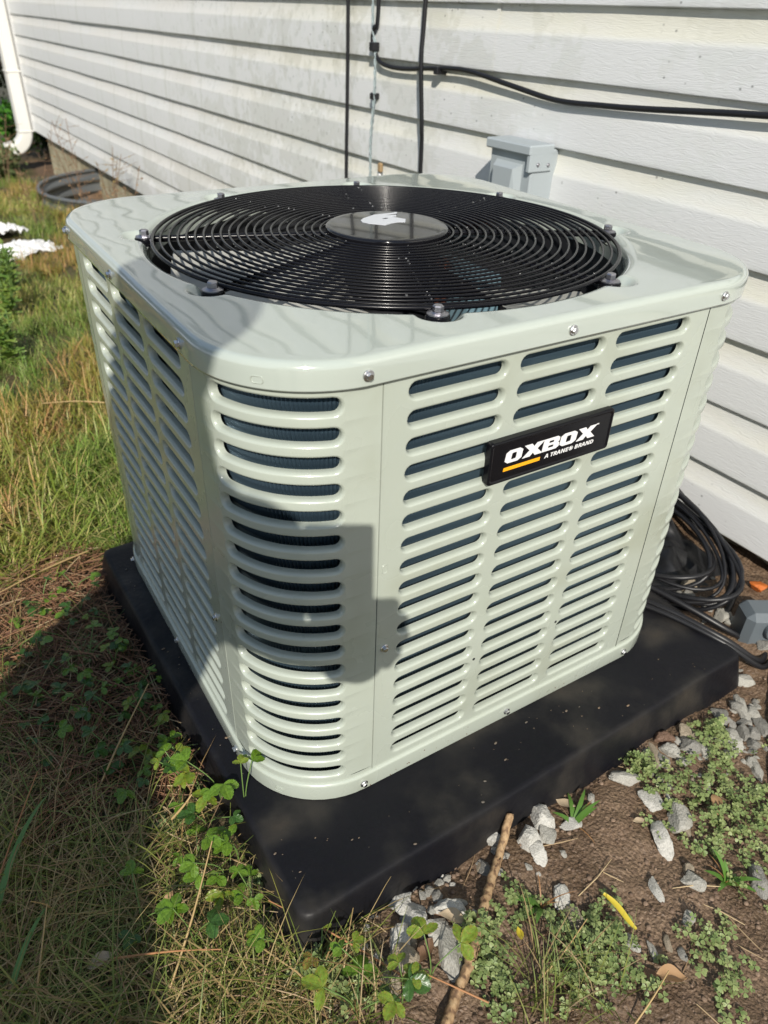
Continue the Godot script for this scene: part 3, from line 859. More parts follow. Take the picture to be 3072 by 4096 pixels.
	var ce := b.at(pt * Vector3(0, 0.0078, 0))
	var last := (prof.size() - 1) * plate.size()
	for k in plate.size(): b.tri(ce, last + k, last + (k + 1) % plate.size())
	var badge := obj("badge", b.mesh(), M.black, ac)
	var shapes := {
		"O": [[0.5, 1, 0.2, 1, 0, 0.82, 0, 0.18, 0.2, 0, 0.5, 0, 0.5, 0.24, 0.4, 0.24, 0.36, 0.3, 0.36, 0.7, 0.4, 0.76, 0.5, 0.76], [0.5, 1, 0.8, 1, 1, 0.82, 1, 0.18, 0.8, 0, 0.5, 0, 0.5, 0.24, 0.6, 0.24, 0.64, 0.3, 0.64, 0.7, 0.6, 0.76, 0.5, 0.76]],
		"X": [[0, 0, 0.38, 0, 0.5, 0.25, 0.63, 0, 1.02, 0, 0.7, 0.5, 1.0, 1, 0.63, 1, 0.5, 0.75, 0.37, 1, -0.02, 1, 0.3, 0.5]],
		"B": [[0, 0, 0.5, 0, 0.5, 0.21, 0.34, 0.21, 0.34, 0.41, 0.5, 0.41, 0.5, 0.6, 0.34, 0.6, 0.34, 0.79, 0.5, 0.79, 0.5, 1, 0, 1], [0.5, 0, 0.85, 0, 1, 0.14, 1, 0.42, 0.9, 0.51, 0.97, 0.6, 0.97, 0.87, 0.84, 1, 0.5, 1, 0.5, 0.79, 0.63, 0.79, 0.63, 0.6, 0.5, 0.6, 0.5, 0.41, 0.66, 0.41, 0.66, 0.21, 0.5, 0.21]],
	}
	var x0 := {0: -0.0757, 1: -0.0495, 2: -0.0207, 3: 0.0058, 4: 0.0330}
	var x1 := {0: -0.0517, 1: -0.0205, 2: 0.0044, 3: 0.0312, 4: 0.0620}
	for k in 5:
		b = MB.new()
		for q in shapes["OXBOX"[k]]:
			var poly := PackedVector2Array()
			for j in range(0, q.size(), 2):
				var y: float = q[j + 1] * 0.0157
				poly.append(Vector2(lerpf(x0[k], x1[k], q[j]) + y * 0.14 - bc.x, 0.4692 - bc.y + y))
			b.poly(poly, 0.0078, 0.0083, pt)
		obj("letter", b.mesh(true), M.white, badge)
	b = MB.new()
	b.poly(PackedVector2Array([Vector2(-0.0759 - bc.x, 0.4594 - bc.y), Vector2(-0.0222 - bc.x, 0.4594 - bc.y), Vector2(-0.0216 - bc.x, 0.4638 - bc.y), Vector2(-0.0753 - bc.x, 0.4638 - bc.y)]), 0.0078, 0.0083, pt)
	obj("amber_bar", b.mesh(true), M.amber, badge)
	for q in [["A TRANE® BRAND", -0.0150, 0.4596, 0.0770, 0.2], ["™", 0.0635, 0.4838, 0.0034, 0.0]]:
		var tm := TextMesh.new()
		var f := SystemFont.new(); f.font_names = PackedStringArray(["Droid Sans"]); f.font_weight = 700
		tm.font = f; tm.font_size = 32; tm.pixel_size = 0.001; tm.depth = 0.01
		tm.horizontal_alignment = HORIZONTAL_ALIGNMENT_LEFT; tm.vertical_alignment = VERTICAL_ALIGNMENT_BOTTOM
		tm.text = q[0]
		var box := tm.get_aabb()
		var k: float = q[3] / maxf(box.size.x, 0.001)
		var yk: float = k if q[0].length() < 3 else 0.0054 / maxf(box.size.y, 0.001) * (1.0 if box.size.y < 0.027 else 1.12)
		var o := obj("small_lettering", tm, M.white, badge)
		o.transform = Transform3D(Basis(Vector3(k, 0, 0), Vector3(q[4] * yk, yk, 0), Vector3(0, 0, 0.05)), Vector3(q[1] - box.position.x * k, q[2] - box.position.y * yk, HALF + 0.0079))
	b = MB.new(); b.sphere(Vector3.ZERO, Vector3(1, 0.6, 1), 4)
	var specks := []
	for k in 90:  # mud specks splashed up from the pad
		var sy := 0.004 + 0.16 * pow(rng.randf(), 2.2) if k < 70 else rng.randf_range(0.15, 0.59)
		var sx := rng.randf_range(-0.34, 0.34)
		var s3 := rng.randf_range(0.0005, 0.0012)
		var off := 0.0039 if sy < 0.029 else 0.0002
		if sy > 0.027 and sy < 0.04: continue
		var d3 := fposmod(sy - 0.5812 + 0.0155, 0.031)
		if sy > 0.04 and d3 > 0.002 and d3 < 0.029 and absf(sx) < 0.215: continue
		if absf(sx) > 0.24: continue
		var p3 := Vector3(sx, sy, HALF + off) if k % 3 else Vector3(-HALF - off, sy, sx)
		specks.append([Transform3D(Basis.from_scale(Vector3(s3, s3, s3)), p3), Color(0.12, 0.08, 0.05)])
	copies("mud_specks", b.mesh(true), M.straw_stuff, specks, ac)
	# --- rain drops left on the guard and the lid
	var drops := []
	for k in 260:
		var a := PI / 8 + PI / 4 * (k % 8) + rng.randfn(0, 0.004)
		var r: float = radii[rng.randi() % radii.size()]
		if k > 170:
			a = rng.randf() * TAU
		var y := 0.627 + 0.004 * (1.0 - pow(r / 0.316, 2))
		drops.append([Transform3D(Basis.from_scale(Vector3.ONE * rng.randf_range(0.5, 1.1)), Vector3(cos(a) * r, y + (0.0016 if rng.randf() < 0.4 else -0.0016), sin(a) * r)), Color.WHITE])
	b = MB.new(); b.sphere(Vector3.ZERO, Vector3(0.0015, 0.0017, 0.0015), 6)
	copies("rain_drops", b.mesh(), M.drop, drops, ac)

func lid_dip(x: float, z: float) -> float:
	var y := 0.00026 * nz.get_noise_2d(x * 620 + 31, z * 620)
	var a := atan2(z, x)
	var k := roundf((a - PI / 8) / (PI / 4))
	var c := PI / 8 + k * PI / 4
	var q := Vector2(x - cos(c) * 0.331, z - sin(c) * 0.331).length()
	return y - 0.0095 * (1.0 - sm(0.014, 0.028, q))

func build_pad():
	var pad := thing("equipment_pad", "black plastic equipment pad with sloping sides under the condenser", "pad", Vector3(0.012, 0, 0.062), deg_to_rad(1.2))
	var b := MB.new()
	var rings := []
	for q in [[0.437, -0.095, 0.02], [0.434, -0.075, 0.02], [0.4205, -0.010, 0.018], [0.4185, -0.004, 0.017], [0.4150, -0.0012, 0.015], [0.410, -0.0004, 0.012]]:
		rings.append(q)
	var cntn := 0
	for q in rings:
		cntn = 0
		for c in 4:
			for k in 7:
				var a: float = PI / 4 * 3 - PI / 2 * c + PI / 4 - PI / 2 * k / 6.0
				var m := PI / 4 * 3 - PI / 2 * c
				var e: float = q[0] - q[2]
				b.at(Vector3(signf(cos(m)) * e + cos(a) * q[2], q[1], signf(sin(m)) * e + sin(a) * q[2]))
				cntn += 1
			for k in range(1, 8):  # along the side, so that it can wobble
				var m0 := PI / 4 * 3 - PI / 2 * c; var m1 := m0 - PI / 2
				var e: float = q[0] - q[2]
				var a1 := m0 - PI / 4
				var p0 := Vector3(signf(cos(m0)) * e + cos(a1) * q[2], q[1], signf(sin(m0)) * e + sin(a1) * q[2])
				var p1 := Vector3(signf(cos(m1)) * e + cos(a1) * q[2], q[1], signf(sin(m1)) * e + sin(a1) * q[2])
				var p := p0.lerp(p1, k / 8.0)
				b.at(p + Vector3(cos(a1), 0, sin(a1)) * 0.0035 * nz.get_noise_2d(k * 90.0 + c * 400, q[1] * 900))
				cntn += 1
	b.grid(rings.size(), cntn, 0, true, true)
	var m := b.at(Vector3(0, 0.0, 0))
	var s := (rings.size() - 1) * cntn
	for k in cntn: b.tri(m, s + (k + 1) % cntn, s + k)
	obj("slab", b.mesh(), M.pad, pad)
	b = MB.new(); b.sphere(Vector3.ZERO, Vector3(1, 0.5, 0.7), 4)
	var bits := []
	for k in 70:
		var p2 := Vector2(rng.randf_range(-0.40, 0.40), rng.randf_range(0.33, 0.41)) if k < 45 else Vector2(rng.randf_range(-0.41, -0.39), rng.randf_range(-0.4, 0.4))
		var s2 := 0.0005 + 0.0017 * pow(rng.randf(), 4)
		bits.append([Transform3D(Basis(Vector3.UP, rng.randf() * TAU).scaled(Vector3(s2 * 1.6, s2, s2)), Vector3(p2.x, s2 * 0.3 + 0.0002, p2.y)), Color(0.2, 0.14, 0.09).lerp(Color(0.1, 0.09, 0.075), rng.randf())])
	copies("dirt_crumbs", b.mesh(true), M.straw_stuff, bits, pad)

# ---------------------------------------------------------------- stones, plants, litter
func stone_mesh(seed_: int) -> ArrayMesh:
	var r := RandomNumberGenerator.new(); r.seed = seed_
	var planes := []
	for k in 11:
		var d := Vector3(r.randfn(), r.randfn() * 0.8, r.randfn()).normalized()
		planes.append([d, r.randf_range(0.5, 0.95)])
	var b := MB.new()
	var n := 14
	for i in n + 1:
		var la := -PI / 2 + PI * i / n
		for j in 2 * n:
			var lo := PI * j / n
			var d := Vector3(cos(la) * cos(lo), sin(la), -cos(la) * sin(lo))
			var t := 1.15
			for p in planes:
				var q: float = d.dot(p[0])
				if q > 0.05: t = minf(t, p[1] / q)
			var pp := d * t
			t *= 1.0 + 0.10 * nz.get_noise_3d(pp.x * 160 + seed_ * 50, pp.y * 160, pp.z * 160) + 0.03 * nz.get_noise_3d(pp.x * 500, pp.y * 500 + seed_ * 31, pp.z * 500)
			b.at(d * t)
	b.grid(n + 1, 2 * n, 0, true)
	return b.mesh(true)

func build_stones():
	var shapes := []
	for k in 9: shapes.append(stone_mesh(k + 3))
	var hues := [["pale grey", Color(0.42, 0.405, 0.36)], ["grey", Color(0.26, 0.25, 0.225)], ["tan", Color(0.36, 0.3, 0.22)], ["white", Color(0.54, 0.525, 0.48)], ["brown", Color(0.2, 0.12, 0.08)]]
	var mats := []
	for q in hues:
		var m: StandardMaterial3D = M.stone.duplicate()
		m.albedo_color = q[1].linear_to_srgb()
		mats.append(m)
	var list := [[-0.268, 0.496, 0.0161, 0.0195], [-0.243, 0.489, 0.0094, 0.0079], [-0.199, 0.487, 0.0156, 0.0119], [-0.228, 0.509, 0.0068, 0.0059], [-0.238, 0.511, 0.0051, 0.0059], [-0.223, 0.524, 0.0068, 0.0068], [-0.210, 0.506, 0.0060, 0.0049], [-0.152, 0.489, 0.0088, 0.0071], [-0.221, 0.544, 0.0169, 0.0116], [-0.264, 0.530, 0.0142, 0.0192], [-0.296, 0.540, 0.0132, 0.0171], [-0.281, 0.549, 0.0083, 0.0114], [-0.241, 0.534, 0.0067, 0.0058], [-0.249, 0.558, 0.0167, 0.0153], [-0.248, 0.588, 0.0132, 0.0285], [-0.309, 0.565, 0.0180, 0.0151], [-0.329, 0.579, 0.0114, 0.0168], [-0.110, 0.494, 0.0116, 0.0123], [-0.145, 0.523, 0.0070, 0.0120], [-0.134, 0.537, 0.0052, 0.0050], [-0.032, 0.511, 0.0164, 0.0168], [-0.073, 0.522, 0.0161, 0.0164], [-0.043, 0.531, 0.0117, 0.0124], [-0.071, 0.546, 0.0124, 0.0143], [0.000, 0.532, 0.0128, 0.0084], [0.055, 0.519, 0.0057, 0.0076], [0.034, 0.527, 0.0056, 0.0064], [-0.038, 0.492, 0.0055, 0.0053], [-0.085, 0.601, 0.0113, 0.0140], [-0.089, 0.634, 0.0121, 0.0119], [0.125, 0.515, 0.0214, 0.0112], [0.132, 0.563, 0.0154, 0.0178], [0.098, 0.617, 0.0141, 0.0216], [0.141, 0.603, 0.0154, 0.0221], [0.142, 0.622, 0.0057, 0.0110], [0.030, 0.662, 0.0072, 0.0145], [0.084, 0.678, 0.0129, 0.0127], [0.093, 0.661, 0.0074, 0.0064], [0.162, 0.724, 0.0133, 0.0175], [0.311, 0.610, 0.0083, 0.0192], [-0.035, 0.712, 0.0052, 0.0120], [-0.005, 0.735, 0.0061, 0.0071], [0.034, 0.708, 0.0072, 0.0082], [-0.011, 0.718, 0.0053, 0.0101], [-0.050, 0.694, 0.0069, 0.0119], [-0.084, 0.621, 0.0069, 0.0080]]
	var far_list := [[0.549, 0.272, 0.0166, 0.0146], [0.532, 0.296, 0.0145, 0.0144], [0.524, 0.279, 0.0077, 0.0111], [0.545, 0.208, 0.0070, 0.0080], [0.543, 0.327, 0.0096, 0.0177], [0.539, 0.365, 0.0153, 0.0132], [0.551, 0.395, 0.0190, 0.0142], [0.548, 0.427, 0.0113, 0.0130], [0.538, 0.453, 0.0103, 0.0151], [0.497, 0.458, 0.0073, 0.0074], [0.455, 0.485, 0.0221, 0.0092], [0.392, 0.512, 0.0121, 0.0110], [0.359, 0.51, 0.0128, 0.0118], [0.359, 0.525, 0.0110, 0.0117], [0.383, 0.538, 0.0103, 0.0059], [0.399, 0.527, 0.0112, 0.0298], [0.409, 0.535, 0.0087, 0.0139], [0.399, 0.559, 0.0103, 0.0247], [0.362, 0.550, 0.0093, 0.0155], [0.374, 0.564, 0.0102, 0.0097], [0.352, 0.576, 0.0109, 0.0096], [0.272, 0.510, 0.0164, 0.0142], [0.247, 0.515, 0.0065, 0.0065], [0.192, 0.512, 0.0071, 0.0227], [0.188, 0.505, 0.0063, 0.0073], [0.220, 0.521, 0.0143, 0.0137], [0.250, 0.532, 0.0129, 0.0129], [0.222, 0.543, 0.0087, 0.0082], [0.329, 0.558, 0.0149, 0.0172], [0.263, 0.547, 0.0081, 0.0139], [0.297, 0.572, 0.0081, 0.0075], [0.198, 0.527, 0.0094, 0.0100], [0.220, 0.559, 0.0095, 0.0100], [0.317, 0.603, 0.0090, 0.0113], [0.229, 0.499, 0.0137, 0.0120], [0.544, 0.339, 0.0048, 0.0055]]
	var told := {
		0: "large white stone against the front edge of the black pad, left of the stick", 2: "wide white stone touching the pad edge beside a dark pebble", 14: "long pale upright stone standing among clover just left of the stick", 15: "pale stone near the brown curled leaf at the bottom of the bare soil", 10: "pointed white stone at the left end of the gravel line",
		20: "white stone in the group right of the stick's upper end", 21: "white stone touching the stick's right side near its upper end", 28: "round white stone alone between two clover patches", 32: "white elongated stone lying alone on bare soil at the edge of the right clover", 33: "tall pale stone half covered by the right clover patch", 31: "flat white stone on bare soil right of centre below the pad",
		30: "long flat stone under the clover by the pad's front edge", 38: "pale stone among sparse clover near the lower right corner", 35: "thin flat chip lying flush in the bare soil right of the stick",
		46: "yellowish stone beside the coiled cable behind the pad's right corner", 47: "tan stone next to the yellowish one by the coiled cable", 52: "broad grey stone in front of the grey conduit fitting", 61: "long upright pale slab stone at the right edge of the gravel", 56: "long pale stone lying along the pad's right corner"}
	var made := []
	var all := list + far_list
	for k in 110:  # smaller gravel between them
		var q := Vector2(rng.randf_range(0.15, 0.46), rng.randf_range(0.51, 0.60)) if k < 62 else Vector2(rng.randf_range(-0.34, -0.03), rng.randf_range(0.49, 0.57))
		if k >= 92: q = Vector2(rng.randf_range(0.46, 0.62), rng.randf_range(0.1, 0.48))
		all.append([q.x, q.y, rng.randf_range(0.003, 0.008), rng.randf_range(0.003, 0.008)])
	for k in all.size():
		var q: Array = all[k]
		var hue: int = [0, 3, 0, 2, 0, 1, 3, 0][rng.randi() % 8]
		if k >= 46 and k < 82: hue = [1, 1, 0, 2, 0, 1, 1, 2][rng.randi() % 8]
		if k in [3, 5]: hue = 1
		if k in [11, 43, 46]: hue = 2
		if k in [78, 80]: hue = 4
		if k in [0, 2, 8, 9, 10, 20, 21, 28, 31, 32]: hue = 3
		var s := obj("stone", shapes[k % 9], mats[hue])
		if k < 82:
			q[2] *= 1.18; q[3] *= 1.18
		var flat := rng.randf_range(0.55, 0.85) * minf(q[2], q[3])
		var bs := Basis(Vector3.UP, -0.57).scaled_local(Vector3(q[2], flat, q[3])) * Basis(Vector3(rng.randfn(), rng.randfn(), rng.randfn()).normalized(), rng.randf() * 0.5)
		s.transform = Transform3D(bs, Vector3(q[0], gy(q[0], q[1]) + flat * 0.25, q[1]))
		var where := "on soil right of the stick" if q[0] > -0.1 else "in gravel left of the stick"
		if q[0] > 0.15: where = "in gravel along the pad's right front"
		if q[0] > 0.32: where = "in gravel by the pad's right corner"
		if q[0] > 0.46: where = "by the coiled cable"
		if q[1] > 0.59 and q[0] < 0.15: where = "among clover near the bottom edge"
		var size_word := "small" if maxf(q[2], q[3]) < 0.009 else "fist-free"
		size_word = "small" if maxf(q[2], q[3]) < 0.009 else ("large" if maxf(q[2], q[3]) > 0.0165 else "medium")
		tag(s, told.get(k, "%s %s stone %s" % [size_word, hues[hue][0], where]), "stone", "stones " + where)
		made.append(s)
	ordinals(made)
	for q in [[0.652, 0.356, 0.016, 0.0], [0.617, 0.405, 0.017, 1.0]]:
		var s := obj("stone", shapes[int(q[3]) + 4], M.rust_stone)
		s.transform = Transform3D(Basis(Vector3.UP, q[3] * 2).scaled_local(Vector3(q[2], q[2] * 0.8, q[2])), Vector3(q[0], gy(q[0], q[1]) + 0.008, q[1]))
		tag(s, ["rust-orange stone by the siding, farther from the camera", "rust-orange stone just behind the grey conduit fitting"][int(q[3])], "stone", "rust-orange stones")

func blade(b: MB, p: Vector3, dir: Vector3, up0: float, length: float, width: float, droop: float, c: Color, seg := 4):
	var side := dir.cross(Vector3.UP).normalized()
	if side.length() < 0.1: side = Vector3.RIGHT
	b.col = c
	var s := b.v.size()
	var q := p
	var el := up0
	for k in seg:
		var w := width * (1.0 - pow(float(k) / seg, 2) * 0.8)
		b.at(q - side * w / 2); b.at(q + side * w / 2)
		var d := dir * cos(el) + Vector3.UP * sin(el)
		q += d * length / seg
		el -= droop / seg
	var t := b.at(q)
	for k in seg - 1: b.quad(s + 2 * k, s + 2 * k + 1, s + 2 * k + 3, s + 2 * k + 2)
	b.tri(s + 2 * seg - 2, s + 2 * seg - 1, t)

func tuft(seed_: int, count: int, len0: float, len1: float, width: float, spread: float, up: float, droop: float, dry: float) -> ArrayMesh:
	var r := RandomNumberGenerator.new(); r.seed = seed_
	var b := MB.new()
	for k in count:
		var a := r.randf() * TAU
		var d := Vector3(cos(a), 0, sin(a))
		var p := Vector3(r.randfn() * spread, 0, r.randfn() * spread)
		var c: Color
		if r.randf() < dry: c = Color(0.42, 0.33, 0.18).lerp(Color(0.24, 0.16, 0.075), r.randf())
		else: c = Color(0.11, 0.16, 0.03).lerp(Color(0.2, 0.21, 0.055), r.randf())
		blade(b, p, d, up + r.randfn() * 0.3, r.randf_range(len0, len1), width * r.randf_range(0.6, 1.3), droop * r.randf_range(0.4, 1.5), c)
	return b.mesh()

func build_grass():
	var near := []; var far := []
	for k in 5:
		near.append([tuft(k + 1, 26, 0.07, 0.21, 0.0017, 0.02, 0.8, 1.5, 0.44), []])
		far.append([tuft(k + 31, 34, 0.04, 0.12, 0.0027, 0.028, 1.1, 1.3, 0.36), []])
	for k in 2300:
		var x := rng.randf_range(-1.5, -0.27); var z := rng.randf_range(-0.5, 1.05)
		if rng.randf() > pow(grass_share(x, z), 2.0): continue
		if x > -0.44 and z < 0.47: continue
		if Vector2(x + 0.5718, z - 0.9068).length() < 0.16: continue
		var n := 0.5 + 0.5 * nz.get_noise_2d(x * 400 + 5, z * 400)
		var w := sm(0.05, -0.2, z)
		if rng.randf() < w * 0.35: continue
		if x > -0.53 and z > -0.15 and z < 0.5 and rng.randf() < 0.6: continue
		if x > -0.64 and z > -0.42 and z < 0.2 and rng.randf() < 0.7: continue
		var s := rng.randf_range(0.55, 1.05) * (0.75 if z < 0.1 else 1.0)
		near[k % 5][1].append([Transform3D(Basis(Vector3.UP, rng.randf() * TAU).scaled(Vector3(s, s * rng.randf_range(0.5, 0.9), s)), Vector3(x, gy(x, z) - 0.003, z)), Color(0.75, 0.9, 0.7).lerp(Color(1.25, 1.05, 0.9), n)])
	for k in 5200:
		var z := -0.42 - 6.2 * pow(rng.randf(), 1.3); var x := rng.randf_range(-2.0, 0.46)
		if k % 3 == 0:
			x = rng.randf_range(-0.75, 0.4)
		if z < -4.4 and x > 0.2: continue
		if grass_share(x, z) < 0.4 or Vector2(x - 0.70, z + 3.95).length() < 0.58: continue
		if Vector2(x + 0.14, z + 2.98).length() < 0.17 or Vector2(x + 0.19, z + 3.3).length() < 0.12: continue
		var n := clampf(0.5 + 0.9 * nz.get_noise_2d(x * 150 + 5, z * 110), 0, 1)
		var brown := sm(0.15, 0.4, nz.get_noise_2d(x * 110 + 500, z * 80) + 0.7 * exp(-(pow((x + 0.02) / 0.22, 2) + pow((z + 2.2) / 0.6, 2))) + 0.15 * sm(-0.1, 0.2, x - 0.06 * (z + 3.0)))
		var c := Color(0.85, 1.25, 0.75).lerp(Color(1.45, 1.5, 1.05), n).lerp(Color(1.45, 1.12, 0.85), brown)
		var s := rng.randf_range(0.6, 1.25) * lerpf(0.75, 1.1, n) * lerpf(1.0, 0.75, sm(-1.0, -2.0, z))
		far[k % 5][1].append([Transform3D(Basis(Vector3.UP, rng.randf() * TAU).scaled(Vector3(s, s * rng.randf_range(0.7, 1.2), s)), Vector3(x, gy(x, z) - 0.004, z)), c])
	for k in 260:
		var x := rng.randf_range(0.33, 1.2); var z := rng.randf_range(0.66, 2.2)
		if nz.get_noise_2d(x * 300, z * 300 + 600) < 0.0 or x > 0.62 + 0.0 * z: continue
		var s := rng.randf_range(0.4, 0.9)
		far[k % 5][1].append([Transform3D(Basis(Vector3.UP, rng.randf() * TAU).scaled(Vector3(s, s, s)), Vector3(x, gy(x, z) - 0.004, z)), Color(1.0, 1.2, 0.8)])
	for q in near: tag(copies("grass", q[0], M.grass, q[1]), "long matted half-dry grass beside the pad", "grass")
	for q in far: tag(copies("grass", q[0], M.grass, q[1]), "sunlit yellow-green grass along the left of the condenser", "grass")
	# loose straw and needles on the ground
	var b := MB.new()
	b.tube([Vector3(-0.03, 0.001, 0), Vector3(0, 0.003, 0.002), Vector3(0.03, 0.001, 0)], [0.0008, 0.0009, 0.0005], 4)
	var list := []
	for k in 5200:
		var x := rng.randf_range(-1.3, 0.35); var z := rng.randf_range(-0.5, 0.85)
		if k > 3600:
			x = rng.randf_range(-0.66, -0.42); z = rng.randf_range(-0.45, 0.2)
		var g := grass_share(x, z)
		if rng.randf() > g * 0.95 + 0.055 + 0.12 * sm(0.66, 0.75, z): continue
		if x > -0.42 and z < 0.49: continue
		var s := rng.randf_range(0.35, 1.7)
		var c := Color(0.52, 0.4, 0.23).lerp(Color(0.17, 0.09, 0.05), rng.randf())
		if k > 3600: c = Color(0.34, 0.18, 0.09).lerp(Color(0.13, 0.06, 0.035), rng.randf())
		var y := gy(x, z) + (rng.randf_range(0.0, 0.03) * g if x < -0.35 else 0.001)
		list.append([Transform3D(Basis(Vector3.UP, rng.randf() * TAU).rotated(Vector3.RIGHT, rng.randfn() * 0.12) * Basis.from_scale(Vector3(s, 1, 1)), Vector3(x, y, z)), c])
	tag(copies("straw_litter", b.mesh(), M.straw_stuff, list), "dry straw and needles scattered on the soil and grass", "straw")
	# crumbs of soil
	var clods := []
	for k in 5200:
		var x := rng.randf_range(-0.34, 0.6); var z := rng.randf_range(0.47, 0.9)
		if grass_share(x, z) > 0.3 : continue
		var s := 0.0007 + 0.003 * pow(rng.randf(), 5)
		var c := Color(0.13, 0.083, 0.055).lerp(Color(0.26, 0.18, 0.125), pow(rng.randf(), 1.5))
		clods.append([Transform3D(Basis(Vector3.UP, rng.randf() * TAU).scaled(Vector3(s, s * 0.7, s)), Vector3(x, gy(x, z) + s * 0.25, z)), c])
	var cm := MB.new(); cm.sphere(Vector3.ZERO, Vector3(1, 0.8, 0.9), 4)
	for k in cm.v.size(): cm.v[k] *= 1.0 + 0.35 * nz.get_noise_3dv(cm.v[k] * 150)
	tag(copies("soil_crumbs", cm.mesh(true), M.straw_stuff, clods), "brown soil crumbs on the bare ground", "soil")

func leaflet_mesh(seed_: int, wide: float) -> ArrayMesh:
	var r := RandomNumberGenerator.new(); r.seed = seed_
	var b := MB.new()
	var n := 19; var m := 7
	var curl := r.randf_range(0.15, 0.5); var fold := r.randf_range(0.1, 0.35)
	for i in n:
		var t := float(i) / (n - 1)
		var w := wide * pow(maxf(sin(PI * pow(t, 1.15)), 0.0), 0.62)
		for j in m:
			var f := float(j) / (m - 1) * 2 - 1
			var tooth := (0.03 if i % 2 else -0.012) * (1.0 if absf(f) > 0.99 and i > 1 else 0.0)
			var x := f * (w + tooth * minf(1.0, w * 6))
			var y := absf(f) * w * fold - curl * 0.5 * t * t + 0.02 * sin(t * 18 + absf(f) * -4) * absf(f)
			b.at(Vector3(x, y, t + tooth * 0.25), Vector2(f * 0.5 + 0.5, 1 - t))
	b.grid(n, m, 0, false, true)
	return b.mesh()

